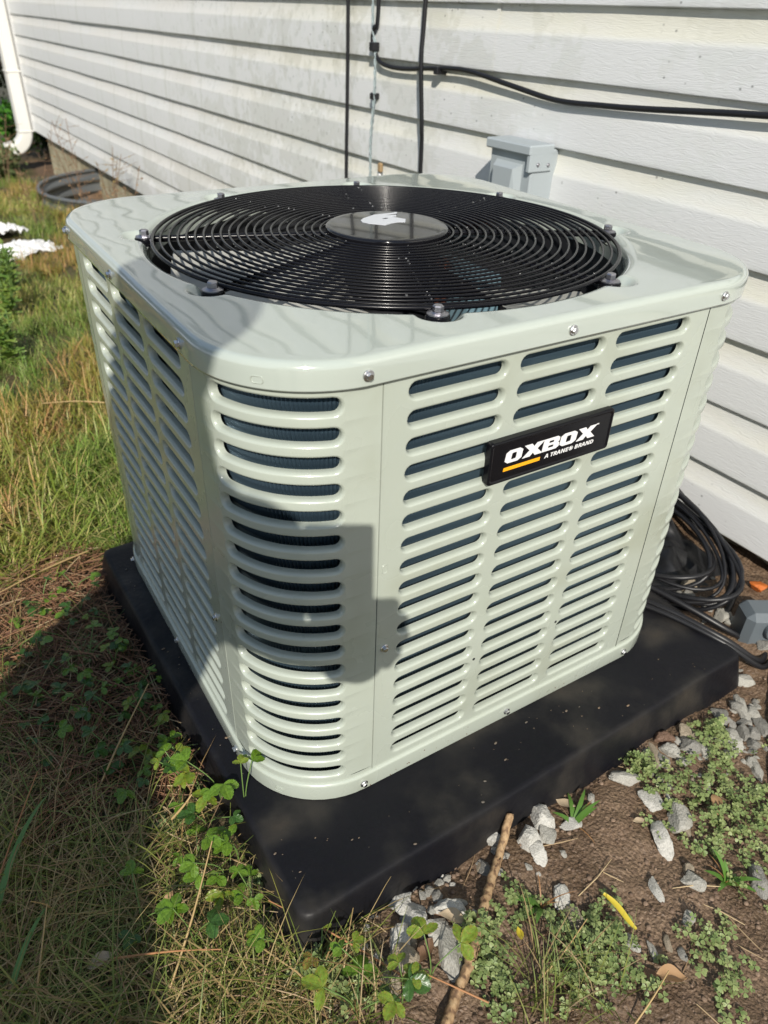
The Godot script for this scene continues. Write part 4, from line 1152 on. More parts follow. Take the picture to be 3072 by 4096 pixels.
func build_plants():
	var lm := []
	for k in 5: lm.append(leaflet_mesh(k + 1, 0.28 + 0.022 * k))
	var made := []
	var spots := [Vector2(-0.410, 0.257), Vector2(-0.392, 0.303), Vector2(-0.442, 0.288), Vector2(-0.422, 0.347), Vector2(-0.447, 0.368), Vector2(-0.431, 0.413), Vector2(-0.420, 0.478), Vector2(-0.387, 0.515), Vector2(-0.353, 0.572), Vector2(-0.382, 0.590), Vector2(-0.329, 0.603), Vector2(-0.287, 0.599), Vector2(-0.524, -0.171), Vector2(-0.572, -0.160), Vector2(-0.526, -0.061), Vector2(-0.469, -0.076), Vector2(-0.454, 0.004), Vector2(-0.452, 0.071), Vector2(-0.459, 0.128), Vector2(-0.435, -0.100), Vector2(-0.575, -0.269), Vector2(-0.629, -0.121), Vector2(-0.430, -0.010), Vector2(-0.467, 0.320), Vector2(-0.447, 0.209), Vector2(-0.573, -0.043), Vector2(-0.513, 0.035), Vector2(-0.509, 0.419), Vector2(-0.618, -0.026), Vector2(-0.556, 0.371), Vector2(-0.445, -0.19), Vector2(-0.49, -0.24), Vector2(-0.47, 0.165), Vector2(-0.435, 0.16), Vector2(-0.43, 0.045), Vector2(-0.48, -0.02), Vector2(-0.432, 0.235), Vector2(-0.52, 0.11), Vector2(-0.5, -0.11), Vector2(-0.55, -0.11), Vector2(-0.49, 0.04), Vector2(-0.54, -0.02), Vector2(-0.59, 0.03), Vector2(-0.56, 0.09), Vector2(-0.5, 0.15), Vector2(-0.455, -0.05), Vector2(-0.6, -0.2), Vector2(-0.54, -0.3), Vector2(-0.48, -0.31), Vector2(-0.64, -0.06)]
	var words := {0: "bright green leafy plant by the pad's left edge, just behind the glossy pair", 1: "glossy bright green leaves leaning over the pad's left edge near the front corner", 6: "small-leaved plant at the pad's front left corner", 7: "reddish-leaved bramble seedling below the pad's front corner", 8: "green bramble plant just below the pad's front corner", 10: "bramble plant with serrated leaves near the bottom edge, left of the stick", 11: "yellow-green bramble seedling nearest the stick's lower end", 9: "bramble leaves in the straw at the bottom edge"}
	for k in spots.size():
		var p: Vector2 = spots[k]
		var where := "in the shade left of the pad" if p.x < -0.49 else ("along the pad's left edge" if p.y < 0.5 else "below the pad's front corner")
		var pl := thing("bramble_plant", words.get(k, "low green plant growing " + where), "plant", Vector3(p.x, gy(p.x, p.y), p.y), 0.0, "three-leaved plants " + where)
		made.append(pl)
		var n := 2 + rng.randi() % 3
		for j in n:
			var a := TAU * j / n + rng.randf() * 1.2
			if p.y < 0.5 and cos(a) > 0.3 and p.x > -0.45 and k != 1: a = PI + rng.randfn() * 0.8
			if k == 1: a = rng.randfn() * 0.6 - 0.3
			var reach := rng.randf_range(0.01, 0.045)
			var hgt := rng.randf_range(0.025, 0.065) * (1.25 if p.y > 0.2 else 0.9) + (0.03 if k in [0, 1] else 0.0)
			var d := Vector3(cos(a), 0, sin(a))
			var tip := d * reach + Vector3.UP * hgt
			var b := MB.new()
			b.tube(spline([Vector3.ZERO, Vector3.UP * hgt * 0.6 + d * reach * 0.2, tip], 4), 0.0008, 5)
			var stem := obj("leaf", b.mesh(), M.stem_green, pl)
			var size := rng.randf_range(0.0095, 0.0205) * (1.15 if p.y > 0.2 else 0.95)
			var m: int = [0, 0, 0, 1, 0, 1, 2][rng.randi() % 7]
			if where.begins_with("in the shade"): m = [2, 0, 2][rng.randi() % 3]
			if k == 7: m = 3 if j == 1 else 1
			if k in [10, 11]: m = 1
			for l in 3:
				var la := a + (l - 1) * 1.25 + rng.randfn() * 0.1
				var s := size * (1.12 if l == 1 else 0.95)
				var bs := Basis(Vector3.UP, PI / 2 - la) * Basis(Vector3.RIGHT, rng.randf_range(-0.35, 0.3)) * Basis(Vector3.BACK, rng.randfn() * 0.22)
				obj("leaflet", lm[(j + l + k) % 5], M.leaf[m], stem, Transform3D(bs.scaled_local(Vector3.ONE * s), tip))
	ordinals(made)
	# clover patches: hundreds of leaves a few millimetres wide
	var cl := []
	for v in 3:
		var b := MB.new()
		b.col = Color(0.16, 0.22, 0.07)
		b.tube([Vector3(0.1, -1.6, 0.1), Vector3(0.03, -0.5, 0), Vector3.ZERO], 0.06, 4)
		for l in 3:
			var a := TAU * l / 3 + 0.3 * v
			var d := Vector3(cos(a), 0, sin(a)); var sd := Vector3(-sin(a), 0, cos(a))
			var pts := []
			for q in [[0.05, 0.0], [0.35, 0.34], [0.72, 0.48], [0.98, 0.34], [0.88, 0.0], [0.98, -0.34], [0.72, -0.48], [0.35, -0.34]]:
				pts.append(d * q[0] + sd * q[1] + Vector3.UP * (absf(q[1]) * (0.5 - 0.25 * v) - 0.25 * q[0] * q[0] * (0.3 + 0.3 * v)))
			b.col = Color(0.17, 0.225, 0.08)
			var s := b.v.size()
			var mid := b.at(d * 0.5 - Vector3.UP * 0.04)
			b.col = Color(0.23, 0.285, 0.115)
			for q in pts: b.at(q)
			for k in pts.size(): b.tri(mid, s + 1 + (k + 1) % pts.size(), s + 1 + k)
		cl.append(b.mesh())
	var patches := [[0.175, 0.655, 0.075, 240, "broad clover patch at the right edge below the gravel"], [0.25, 0.645, 0.06, 150, "clover patch in the far right corner beyond the tall pale stone"], [0.204, 0.585, 0.05, 150, "clover patch spreading from the gravel towards the bare soil"], [0.160, 0.535, 0.03, 60, "small clover patch over the long flat stone by the pad's front edge"], [-0.139, 0.585, 0.03, 70, "clover patch right of the stick's middle"], [-0.076, 0.662, 0.045, 170, "dense clover patch beside the long yellow leaf"], [-0.098, 0.69, 0.035, 100, "clover patch just below the dense one by the yellow leaf"], [-0.202, 0.588, 0.026, 80, "clover patch touching the stick's left side"], [-0.222, 0.622, 0.03, 90, "clover patch hugging the stick's lower right side"], [-0.225, 0.65, 0.026, 80, "lowest clover patch beside the stick at the bottom edge"], [0.031, 0.737, 0.035, 60, "sparse clover patch near the lower right corner of the bare soil"], [0.013, 0.783, 0.035, 70, "clover patch at the bottom right corner"], [-0.150, 0.69, 0.035, 70, "clover patch at the bottom edge right of the stick"], [-0.076, 0.735, 0.03, 40, "thin clover patch at the bottom edge among dead leaves"], [-0.409, 0.385, 0.018, 40, "clover on the pad's left edge among the bramble leaves"], [0.160, 0.508, 0.022, 60, "upright clover sprig against the pad's front edge"], [0.315, 0.527, 0.028, 110, "clover clump among gravel at the pad's right corner"], [0.275, 0.563, 0.03, 90, "clover strip through the middle of the gravel"], [-0.4, 0.512, 0.026, 110, "pale green clover clump at the pad's front left corner"], [-0.38, 0.56, 0.03, 80, "clover clump in straw below the pad's front corner"], [-0.486, 0.247, 0.022, 50, "clover in the shaded grass left of the pad"], [0.40, 0.70, 0.09, 200, "clover patch on the soil beyond the dark hose"], [0.62, 0.62, 0.06, 110, "small clover patch on the soil near the siding"], [0.33, 0.95, 0.1, 200, "clover patch on open soil in front of the hose"], [-0.5, -0.13, 0.04, 90, "clover in the grass near the pad's far left corner"]]
	var pi := 0
	for q in patches:
		var list := []
		for k in int(q[3] * 0.8):
			var a := rng.randf() * TAU; var r: float = q[2] * sqrt(rng.randf()) * (1.0 + 0.5 * sin(a * 3 + q[0] * 50))
			var x: float = q[0] + cos(a) * r; var z: float = q[1] + sin(a) * r
			var s := rng.randf_range(0.0034, 0.0072)
			var hgt: float = rng.randf_range(0.004, 0.024) * (1.2 - r / (q[2] * 2.0))
			var bs := Basis(Vector3(rng.randfn(), 0, rng.randfn()).normalized(), rng.randfn() * 0.4) * Basis(Vector3.UP, rng.randf() * TAU)
			list.append([Transform3D(bs.scaled_local(Vector3.ONE * s), Vector3(x, gy(x, z) + hgt, z)), Color(0.75, 0.85, 0.7).lerp(Color(1.35, 1.25, 1.25), rng.randf())])
		tag(copies("clover_patch", cl[pi % 3], M.clover, list), q[4], "clover")
		pi += 1
	# grass growing at the bottom edge of the bare soil
	for q in [[-0.165, 0.665, 3, "tuft of fine grass at the bottom edge right of the stick"], [-0.20, 0.69, 5, "tuft of fine grass at the stick's lower end"], [-0.13, 0.71, 8, "thin grass tuft among clover at the bottom edge"], [-0.36, 0.60, 9, "grass tuft in the straw left of the bramble plants"]]:
		var o := obj("grass_tuft", tuft(q[2] + 60, 34, 0.05, 0.13, 0.0016, 0.016, 1.2, 0.9, 0.25), M.grass, self, Transform3D(Basis(), Vector3(q[0], gy(q[0], q[1]), q[1])))
		tag(o, q[3], "grass tuft")
	for q in [[0.005, 0.535, "small leafy weed with upright stalks on the bare soil"], [0.125, 0.70, "weed with long toothed leaves on bare soil near the right edge"], [-0.115, 0.60, "green weed seedling on the soil beside the clover right of the stick"]]:
		var b := MB.new()
		for k in 9:
			var a := rng.randf() * TAU
			blade(b, Vector3.ZERO, Vector3(cos(a), 0, sin(a)), 0.5 + rng.randf() * 0.8, rng.randf_range(0.03, 0.06), 0.008 if k < 6 else 0.002, 1.2, Color(0.09, 0.19, 0.03) if k < 6 else Color(0.3, 0.15, 0.06), 5)
		tag(obj("weed", b.mesh(), M.grass, self, Transform3D(Basis(), Vector3(q[0], gy(q[0], q[1]), q[1]))), q[2], "weed")

func build_litter():
	# the stick
	var ps := []
	var rr := []
	var list := [Vector2(-0.082, 0.492), Vector2(-0.120, 0.520), Vector2(-0.158, 0.548), Vector2(-0.188, 0.571), Vector2(-0.219, 0.598), Vector2(-0.248, 0.615), Vector2(-0.283, 0.636), Vector2(-0.325, 0.664)]
	for k in list.size(): ps.append(Vector3(list[k].x, gy(list[k].x, list[k].y) + (0.034 if k == 0 else 0.012), list[k].y))
	var sp := spline(ps, 7)
	for k in sp.size():
		rr.append(0.0056 + 0.0007 * nz.get_noise_1d(k * 17.0) + 0.001 * k / sp.size())
		sp[k] += Vector3(nz.get_noise_1d(k * 40.0 + 9), 0, nz.get_noise_1d(k * 40.0 + 99)) * 0.003
	var b := MB.new()
	b.tube(sp, rr, 12)
	var st := thing("stick", "brown bark-mottled stick leaning on the pad's front edge", "stick")
	obj("branch", b.mesh(), M.bark, st)
	b = MB.new()
	for k in [9, 22, 33]: b.tube([sp[k], sp[k] + Vector3(0.003, 0.008, 0.004)], [0.0028, 0.001], 6)
	obj("knot", b.mesh(), M.bark, st)
	# dry stalks, each lying its own way
	var stalks := [[-0.444, 0.02, 0.058, -0.561, -0.05, 0.159, 0, 0.0016, "straw-coloured stalk slanting through the shaded grass left of the pad"], [-0.454, 0.02, 0.353, -0.553, -0.05, 0.459, 0, 0.0014, "long golden stalk leaning out of the shaded grass near the pad's front corner"], [-0.416, -0.03, 0.431, -0.315, -0.045, 0.586, 1, 0.0013, "brown stalk lying across the pad's front corner and the soil"], [-0.647, -0.01, 0.310, -0.70, -0.055, 0.440, 0, 0.0014, "pale stalk standing in the shaded grass at the lower left"], [-0.385, -0.01, -1.085, -0.242, -0.005, -1.002, 0, 0.0020, "straight pale straw lying level in sunlit grass left of the condenser"], [-0.607, -0.02, -0.334, -0.434, -0.03, -0.398, 0, 0.0018, "pale straw on the litter behind the pad's far left corner"], [-0.450, 0.0, 0.262, -0.481, -0.04, 0.256, 0, 0.0018, "short pale straw by the bramble leaves"], [-0.089, -0.035, 0.649, -0.191, -0.06, 0.667, 0, 0.0011, "thin straw crossing the clover right of the stick"], [-0.052, -0.03, 0.743, -0.122, -0.06, 0.758, 0, 0.0011, "straight straw at the bottom edge among dead leaves"], [-0.304, -0.045, 0.579, -0.246, -0.05, 0.656, 1, 0.0012, "thin straw crossing the stick's lower end"], [-0.62, 0.0, 0.12, -0.75, -0.04, 0.36, 1, 0.0014, "reddish stalk lying through the grass at the left edge"], [-0.49, 0.0, 0.47, -0.60, -0.03, 0.40, 1, 0.0013, "reddish dry stem lying across the shaded grass"], [-0.66, 0.02, 0.318, -0.64, -0.06, 0.30, 0, 0.0012, "short bent straw beside the pale standing stalk"]]
	for q in stalks:
		var a := Vector3(q[0], q[1], q[2]); var e := Vector3(q[3], q[4], q[5])
		b = MB.new()
		b.tube(spline([a, a.lerp(e, 0.5) + Vector3(rng.randfn() * 0.003, 0.004, rng.randfn() * 0.003), e], 5), [q[7] * 0.6, q[7] * 0.6, q[7] * 0.7, q[7] * 0.7, q[7] * 0.8, q[7] * 0.9, q[7], q[7], q[7], q[7], q[7]], 6)
		tag(obj("dry_stalk", b.mesh(), M.stalk_red if q[6] else M.stalk), q[8], "stalk")
	for q in [[-0.70, 0.27, -0.625, 0.165, 0.008, "wide green grass blade arching in from the left edge"], [-0.70, 0.372, -0.655, 0.315, 0.007, "wide yellow-green grass blade low at the left edge"]]:
		b = MB.new()
		var p := Vector3(q[0], -0.03, q[1]); var e := Vector3(q[2], 0.0, q[3])
		blade(b, p, Vector3(e.x - p.x, 0, e.z - p.z).normalized(), 0.6, p.distance_to(e) * 1.15, q[4], 1.1, Color(0.1, 0.2, 0.05), 10)
		tag(obj("wide_grass_blade", b.mesh(), M.grass), q[5], "grass blade")
	# fallen leaves
	var leaves := [[-0.504, -0.261, 0.016, 4, "tan curled leaf on the litter near the pad's far left corner"], [-0.533, -0.218, 0.018, 0, "orange-brown curled leaf on the shaded litter left of the pad"], [-0.262, 0.549, 0.015, 1, "orange leaf between the white stones left of the stick"], [-0.277, 0.571, 0.022, 2, "dark brown leaf near the bottom of the gravel line"], [0.015, 0.506, 0.018, 4, "tan twig-like leaf on the soil by the pad's front edge"], [-0.520, 0.358, 0.014, 0, "brown leaf in the shaded grass near the front"], [-0.226, 0.557, 0.022, 4, "pale strip of bark beside the clover by the stick"], [0.198, 0.621, 0.02, 0, "brown leaf under the right clover patch"], [-0.041, 0.745, 0.025, 0, "reddish-brown leaf at the bottom edge right of centre"], [-0.164, 0.614, 0.011, 3, "small yellow leaf beside the clover right of the stick"], [0.084, 0.580, 0.012, 4, "pale leaf chip on the bare soil"], [-0.06, 0.735, 0.02, 2, "dark wet leaf at the bottom edge"], [-0.61, 0.39, 0.02, 4, "pale dry leaf at the lower left corner"], [-0.55, 0.0, 0.017, 0, "brown leaf among the green plants left of the pad"]]
	for k in leaves.size():
		var q: Array = leaves[k]
		b = MB.new()
		for i in 11:
			var t := i / 10.0
			var w := 0.4 * sin(PI * pow(t, 0.85))
			for j in 5:
				var f := j / 2.0 - 1.0
				b.at(Vector3(f * w, 0.35 * f * f * w * (1.5 + sin(k)) + 0.25 * sin(t * 3 + k) + 0.05 * sin(t * 9 + f * 3), t - 0.5), Vector2(f, t))
		b.grid(11, 5, 0, false, true)
		tag(obj("fallen_leaf", b.mesh(), M.dead[q[3]], self, Transform3D(Basis(Vector3.UP, k * 1.7).scaled_local(Vector3(q[2], q[2] * 0.8, q[2] * 1.6)), Vector3(q[0], gy(q[0], q[1]) + (0.01 if q[0] > -0.4 else 0.022), q[1]))), q[4], "leaf")
	b = MB.new()
	for i in 13:
		var t := i / 12.0
		for j in 3:
			var f := j - 1.0
			var w := 0.0042 * pow(sin(PI * (0.08 + 0.86 * t)), 0.5)
			b.at(Vector3(lerpf(-0.047, -0.036, t) + 0.97 * f * w + 0.002 * sin(t * 5), gy(-0.04, 0.66) + 0.026 - 0.012 * t + absf(f) * 0.002, lerpf(0.636, 0.686, t) - 0.2 * f * w))
	b.grid(13, 3, 0)
	tag(obj("yellow_leaf", b.mesh(), M.dead[3]), "long bright yellow leaf lying across clover at the edge of the bare soil", "leaf")

func build_far_things():
	# cable coil leaning by the wall
	var coil := thing("cable_coil", "coil of black cable heaped between the pad and the siding", "cable coil", Vector3(0.53, 0, 0.08))
	for k in 8:
		var ps := []
		var ex := rng.randf_range(0.085, 0.115); var ez := rng.randf_range(0.24, 0.31)
		var off := Vector3(rng.randfn() * 0.008, rng.randf_range(-0.035, 0.02), rng.randfn() * 0.015)
		var tilt := rng.randf_range(0.25, 0.75)
		for j in 48:
			var a := TAU * j / 48
			var x := cos(a) * ex; var z := sin(a) * ez
			ps.append(off + Vector3(x + 0.004 * sin(a * 5 + k), x * tilt + 0.03 + 0.008 * sin(a * 3 + k * 2), z))
		var b := MB.new()
		b.tube(ps, 0.0048 if k % 3 else 0.0036, 8, false, true)
		obj("loop", b.mesh(), M.rubber, coil)
	var fb := MB.new()  # crumpled black sheet added to darken the ground in the unit's shadow
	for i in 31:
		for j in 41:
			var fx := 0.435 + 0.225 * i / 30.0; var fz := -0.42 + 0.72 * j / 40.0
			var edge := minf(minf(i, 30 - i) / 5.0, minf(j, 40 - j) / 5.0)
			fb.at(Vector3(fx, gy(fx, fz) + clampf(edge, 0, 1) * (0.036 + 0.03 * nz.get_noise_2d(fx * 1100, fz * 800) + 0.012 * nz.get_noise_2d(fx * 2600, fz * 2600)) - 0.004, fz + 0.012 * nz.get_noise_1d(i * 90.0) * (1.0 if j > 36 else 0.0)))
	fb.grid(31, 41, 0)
	tag(obj("shade_sheet", fb.mesh(), mat(Color(0.006, 0.006, 0.007), 0.4)), "added black sheet standing in for shade under the cable coil by the siding", "sheet")
	var run := func(label, pts, r):
		var b := MB.new(); b.tube(spline(pts, 7), r, 8)
		tag(obj("cable", b.mesh(), M.rubber), label, "cable")
	run.call("flat black cable lying across the pad's right corner, upper of the two", [Vector3(0.30, 0.03, 0.16), Vector3(0.375, 0.008, 0.262), Vector3(0.41, 0.007, 0.345), Vector3(0.445, -0.004, 0.43), Vector3(0.50, -0.045, 0.475), Vector3(0.56, -0.05, 0.45)], 0.0058)
	run.call("flat black cable lying across the pad's right corner, lower of the two", [Vector3(0.30, 0.03, 0.175), Vector3(0.368, 0.007, 0.278), Vector3(0.402, 0.006, 0.355), Vector3(0.437, -0.004, 0.438), Vector3(0.49, -0.045, 0.487), Vector3(0.55, -0.055, 0.47)], 0.005)
	run.call("black cable running along the pad's back right edge to the coil", [Vector3(0.40, -0.01, 0.16), Vector3(0.438, -0.005, 0.25), Vector3(0.468, -0.012, 0.34), Vector3(0.50, -0.03, 0.40), Vector3(0.54, -0.055, 0.43)], 0.0065)
	run.call("black cable arching from behind the condenser down to the coil by the siding", [Vector3(0.58, 0.16, -0.15), Vector3(0.645, 0.11, 0.03), Vector3(0.655, 0.06, 0.15), Vector3(0.645, 0.015, 0.26), Vector3(0.60, -0.02, 0.34), Vector3(0.54, -0.04, 0.37)], 0.0062)
	# grey fitting
	var gf := thing("conduit_fitting", "grey plastic conduit fitting with a round boss at the right edge by the cable coil", "conduit fitting", Vector3(0.557, -0.06, 0.425), -0.55)
	var b := MB.new(); b.box(Vector3(0, 0.035, 0), Vector3(0.075, 0.085, 0.06), 0.012); obj("body", b.mesh(true), M.grey_pvc, gf)
	b = MB.new(); b.lathe([Vector2(0.019, 0.0), Vector2(0.019, 0.01), Vector2(0.017, 0.013), Vector2(0.0125, 0.013), Vector2(0.0115, 0.009), Vector2(0, 0.009)], 24, Transform3D(Basis(Vector3(1, 0, 0), PI / 2), Vector3(0.012, 0.05, 0.029))); obj("boss", b.mesh(), M.grey_pvc, gf)
	b = MB.new(); b.tube([Vector3(0.03, 0.03, 0), Vector3(0.10, 0.025, -0.01), Vector3(0.2, 0.02, -0.02)], 0.017, 14); obj("pipe", b.mesh(), M.grey_pvc, gf)
	b = MB.new()
	var pw := []
	for q in [Vector2(0.60, 0.47), Vector2(0.5295, 0.487), Vector2(0.4535, 0.540), Vector2(0.368, 0.602), Vector2(0.300, 0.650), Vector2(0.22, 0.72), Vector2(0.14, 0.83), Vector2(0.12, 1.0), Vector2(0.2, 1.3), Vector2(0.5, 1.6)]: pw.append(Vector3(q.x + 0.004, gy(q.x, q.y) + 0.008, q.y + 0.003))
	b.tube(spline(pw, 5), 0.0085, 10)
	tag(obj("hose", b.mesh(), mat(Color(0.03, 0.022, 0.018), 0.6)), "dark brown hose lying along the right edge of the gravel", "hose")
	# crumpled white sheets in the grass
	for q in [[-0.19, -3.30, 0.16, "crumpled white plastic sheet in the grass, farther of the two"], [-0.14, -2.98, 0.24, "crumpled white plastic sheet in the grass, nearer of the two"]]:
		b = MB.new()
		for i in 21:
			for j in 21:
				var x: float = (i / 20.0 - 0.5) * q[2] * (1.5 + 0.3 * nz.get_noise_1d(j * 60.0)); var z: float = (j / 20.0 - 0.5) * q[2]
				b.at(Vector3(x, 0.035 + 0.03 * nz.get_noise_2d(i * 60 + q[0] * 3000, j * 60) + 0.008 * nz.get_noise_2d(i * 160, j * 160) - 0.8 * (x * x + z * z), z))
		b.grid(21, 21, 0)
		tag(obj("white_sheet", b.mesh(), M.cloth, self, Transform3D(Basis(Vector3.UP, 0.5), Vector3(q[0], gy(q[0], q[1]), q[1]))), q[3], "sheet")
	# dry weeds by the foundation
	for q in [[0.02, -3.35, 0.34, "dry brown branching weed in front of the window well's rim"], [0.30, -3.60, 0.5, "tall dry brown weed standing before the foundation"], [0.42, -3.45, 0.4, "dry yellow-leaved weed inside the edge of the window well"], [0.05, -4.55, 0.42, "thin reddish dry weed near the house corner"], [0.36, -2.95, 0.34, "dense tangle of dry brown weed stems close behind the condenser"], [0.27, -3.05, 0.3, "short dry brown weed left of the tangled stems"]]:
		var w := thing("dry_weed", q[3], "weed", Vector3(q[0], gy(q[0], q[1]), q[1]), 0.0, "dry weeds by the foundation")
		b = MB.new()
		var lf := []
		for s in 4:
			var a := rng.randf() * TAU
			var d := Vector3(cos(a) * 0.3, 1, sin(a) * 0.3)
			var top: Vector3 = d * q[2] * rng.randf_range(0.6, 1.0)
			b.tube(spline([Vector3(cos(a), 0, sin(a)) * 0.02, top * 0.5, top], 4), 0.0016, 5)
			for k in 8:
				var p: Vector3 = top * (0.35 + 0.08 * k)
				var e: Vector3 = p + Vector3(rng.randfn(), rng.randf() * 1.2, rng.randfn()) * q[2] * 0.13
				b.tube([p, e], [0.0011, 0.0006], 4)
				for j in 4: lf.append([Transform3D(Basis(Vector3(rng.randfn(), rng.randfn(), rng.randfn()).normalized(), rng.randf() * 6).scaled_local(Vector3.ONE * rng.randf_range(0.004, 0.010)), e.lerp(p, rng.randf() * 0.6)), Color(0.38, 0.26, 0.14).lerp(Color(0.42, 0.33, 0.12) if "yellow" in q[3] else Color(0.22, 0.12, 0.07), rng.randf())])
		obj("stems", b.mesh(), mat(Color(0.2, 0.12, 0.07), 0.8), w)
		copies("seed_heads", leaf_card(), M.shrub, lf, w)
	# shrubs and trees beyond the corner
	for q in [[0.75, -7.4, 0.7, 2.3, Color(0.008, 0.014, 0.006), "evergreen shrub with painted-in shade behind the downspout"], [0.1, -8.6, 0.9, 2.4, Color(0.008, 0.014, 0.006), "evergreen shrub with painted-in shade left of the one behind the downspout"], [1.5, -8.6, 1.0, 2.4, Color(0.008, 0.013, 0.006), "evergreen shrub with painted-in shade behind the house corner"], [0.16, -5.55, 0.09, 0.22, Color(0.07, 0.12, 0.05), "small grey-green shrub beside the downspout's elbow"], [0.06, -4.95, 0.17, 0.17, Color(0.11, 0.14, 0.06), "low grey-green weedy bush at the left edge"], [0.50, -6.75, 0.22, 0.42, Color(0.05, 0.15, 0.02), "bright green leafy shrub in shade behind the downspout"], [0.64, -6.6, 0.25, 0.4, Color(0.02, 0.035, 0.012), "dark low bush under the siding at the house corner"]]:  # the evergreens' near-black leaf colour stands in for deep shade
		shrub(q[0], q[1], q[2], q[3], q[4], q[5])
	for q in [[-0.335, -1.95, 0.34, "tall leafy green weed standing in the grass at the left edge"], [-0.28, -2.3, 0.26, "feathery green weed in front of the white sheets"], [-0.40, -1.55, 0.22, "yellow-green leafy weed low at the left edge of the grass"]]:
		var lw := thing("leafy_weed", q[3], "weed", Vector3(q[0], gy(q[0], q[1]), q[1]))
		var sb := MB.new(); var lf2 := []
		for s in 5:
			var a := rng.randf() * TAU
			var top := Vector3(cos(a) * 0.25, 1, sin(a) * 0.25) * (float(q[2]) * rng.randf_range(0.6, 1.0))
			sb.tube(spline([Vector3.ZERO, top * 0.5 + Vector3(0.01, 0, 0), top], 4), 0.0022, 5)
			for k in 22:
				var f := 0.12 + 0.88 * k / 22.0
				lf2.append([Transform3D(Basis(Vector3.UP, k * 2.4 + s) * Basis(Vector3.RIGHT, rng.randf_range(-0.7, 0.1)) * Basis.from_scale(Vector3(0.5, 1, 1)).scaled(Vector3.ONE * rng.randf_range(0.03, 0.055) * (1.2 - f * 0.6)), top * f), Color(0.1, 0.2, 0.03).lerp(Color(0.2, 0.27, 0.05), rng.randf())])
		obj("stems", sb.mesh(), M.stem_green, lw)
		copies("foliage", leaf_card(), M.grass, lf2, lw)
	for q in [[-5.5, -11.0, 7.5, "tall leafy tree beyond the lawn on the left"], [-9.0, -7.0, 8.5, "broad leafy tree farther along the lawn's left side"]]:
		tree(q[0], q[1], q[2], q[3])

func leaf_card() -> ArrayMesh:
	var b := MB.new()
	for i in 4:
		var t := i / 3.0
		var w := 0.42 * sin(PI * (0.06 + 0.9 * t))
		b.at(Vector3(-w, 0.1 * w, t)); b.at(Vector3(0, -0.06 + 0.2 * t * t, t)); b.at(Vector3(w, 0.1 * w, t))
	b.grid(4, 3, 0)
	return b.mesh()

func shrub(x: float, z: float, r: float, h: float, c: Color, label: String):
	var s := thing("shrub", label, "shrub", Vector3(x, gy(x, z), z))
	var b := MB.new()
	var lf := []
	var tips := []
	for k in 16:
		var a := rng.randf() * TAU
		var e := Vector3(cos(a) * r * rng.randf_range(0.2, 0.9), h * rng.randf_range(0.5, 1.0), sin(a) * r * rng.randf_range(0.2, 0.9))
		b.tube(spline([Vector3(cos(a), 0, sin(a)) * r * 0.15, Vector3(e.x * 0.5, e.y * 0.6, e.z * 0.5), e], 4), [0.012 * r, 0.011 * r, 0.01 * r, 0.01 * r, 0.009 * r, 0.008 * r, 0.007 * r, 0.006 * r, 0.004 * r], 5)
		tips.append(e)
	var sz := 0.045 * sqrt(r) + 0.012
	for k in int((900 + 1500 * r) * (3.0 if r > 0.6 else 1.0)):
		var t: Vector3 = tips[rng.randi() % tips.size()]
		var p := t.lerp(Vector3(t.x * 0.5, t.y * 0.4, t.z * 0.5), pow(rng.randf(), 1.2)) + Vector3(rng.randfn(), rng.randfn(), rng.randfn()) * r * 0.16
		p.y = maxf(p.y, 0.02)
		lf.append([Transform3D(Basis(Vector3(rng.randfn(), rng.randfn(), rng.randfn()).normalized(), rng.randf() * 6).scaled_local(Vector3.ONE * sz * rng.randf_range(0.6, 1.3)), p), c * rng.randf_range(0.6, 1.5)])
	obj("stems", b.mesh(), M.twig, s)
	copies("foliage", leaf_card(), M.shrub, lf, s)

func tree(x: float, z: float, h: float, label: String):
	var s := thing("tree", label, "tree", Vector3(x, gy(x, z), z))
	var b := MB.new()
	b.tube(spline([Vector3(0, -0.1, 0), Vector3(0.1, h * 0.3, 0.05), Vector3(-0.05, h * 0.6, 0), Vector3(0.1, h * 0.95, 0.1)], 5), [0.2, 0.19, 0.18, 0.17, 0.16, 0.15, 0.14, 0.13, 0.12, 0.11, 0.1, 0.09, 0.07, 0.05, 0.04, 0.02], 10)
	var tips := []
	for k in 26:
		var a := k * 2.4; var y := h * (0.3 + 0.6 * k / 26.0)
		var reach := h * 0.36 * (1.15 - k / 30.0)
		var e := Vector3(cos(a) * reach, y + h * 0.14, sin(a) * reach)
		b.tube(spline([Vector3(0, y, 0), Vector3(e.x * 0.5, y + h * 0.04, e.z * 0.5), e], 4), [0.07, 0.06, 0.06, 0.05, 0.05, 0.04, 0.03, 0.03, 0.02], 6)
		for j in 4: tips.append(e.lerp(Vector3(0, y, 0), j * 0.18) + Vector3(rng.randfn(), rng.randfn(), rng.randfn()) * h * 0.05)
	obj("trunk", b.mesh(), M.bark, s)
	var lf := []
	for k in 7000:
		var t: Vector3 = tips[rng.randi() % tips.size()]
		lf.append([Transform3D(Basis(Vector3(rng.randfn(), rng.randfn(), rng.randfn()).normalized(), rng.randf() * 6).scaled_local(Vector3.ONE * rng.randf_range(0.09, 0.17)), t + Vector3(rng.randfn(), rng.randfn(), rng.randfn()) * h * 0.045), Color(0.05, 0.09, 0.02) * rng.randf_range(0.6, 1.5)])
	copies("crown", leaf_card(), M.shrub, lf, s)

# ---------------------------------------------------------------- the photographer, whose shadow falls on the condenser
const CAM := Vector3(-0.5718, 0.8836, 0.9068)
const SUN := Vector3(0.41895, -0.5835, -0.6957)

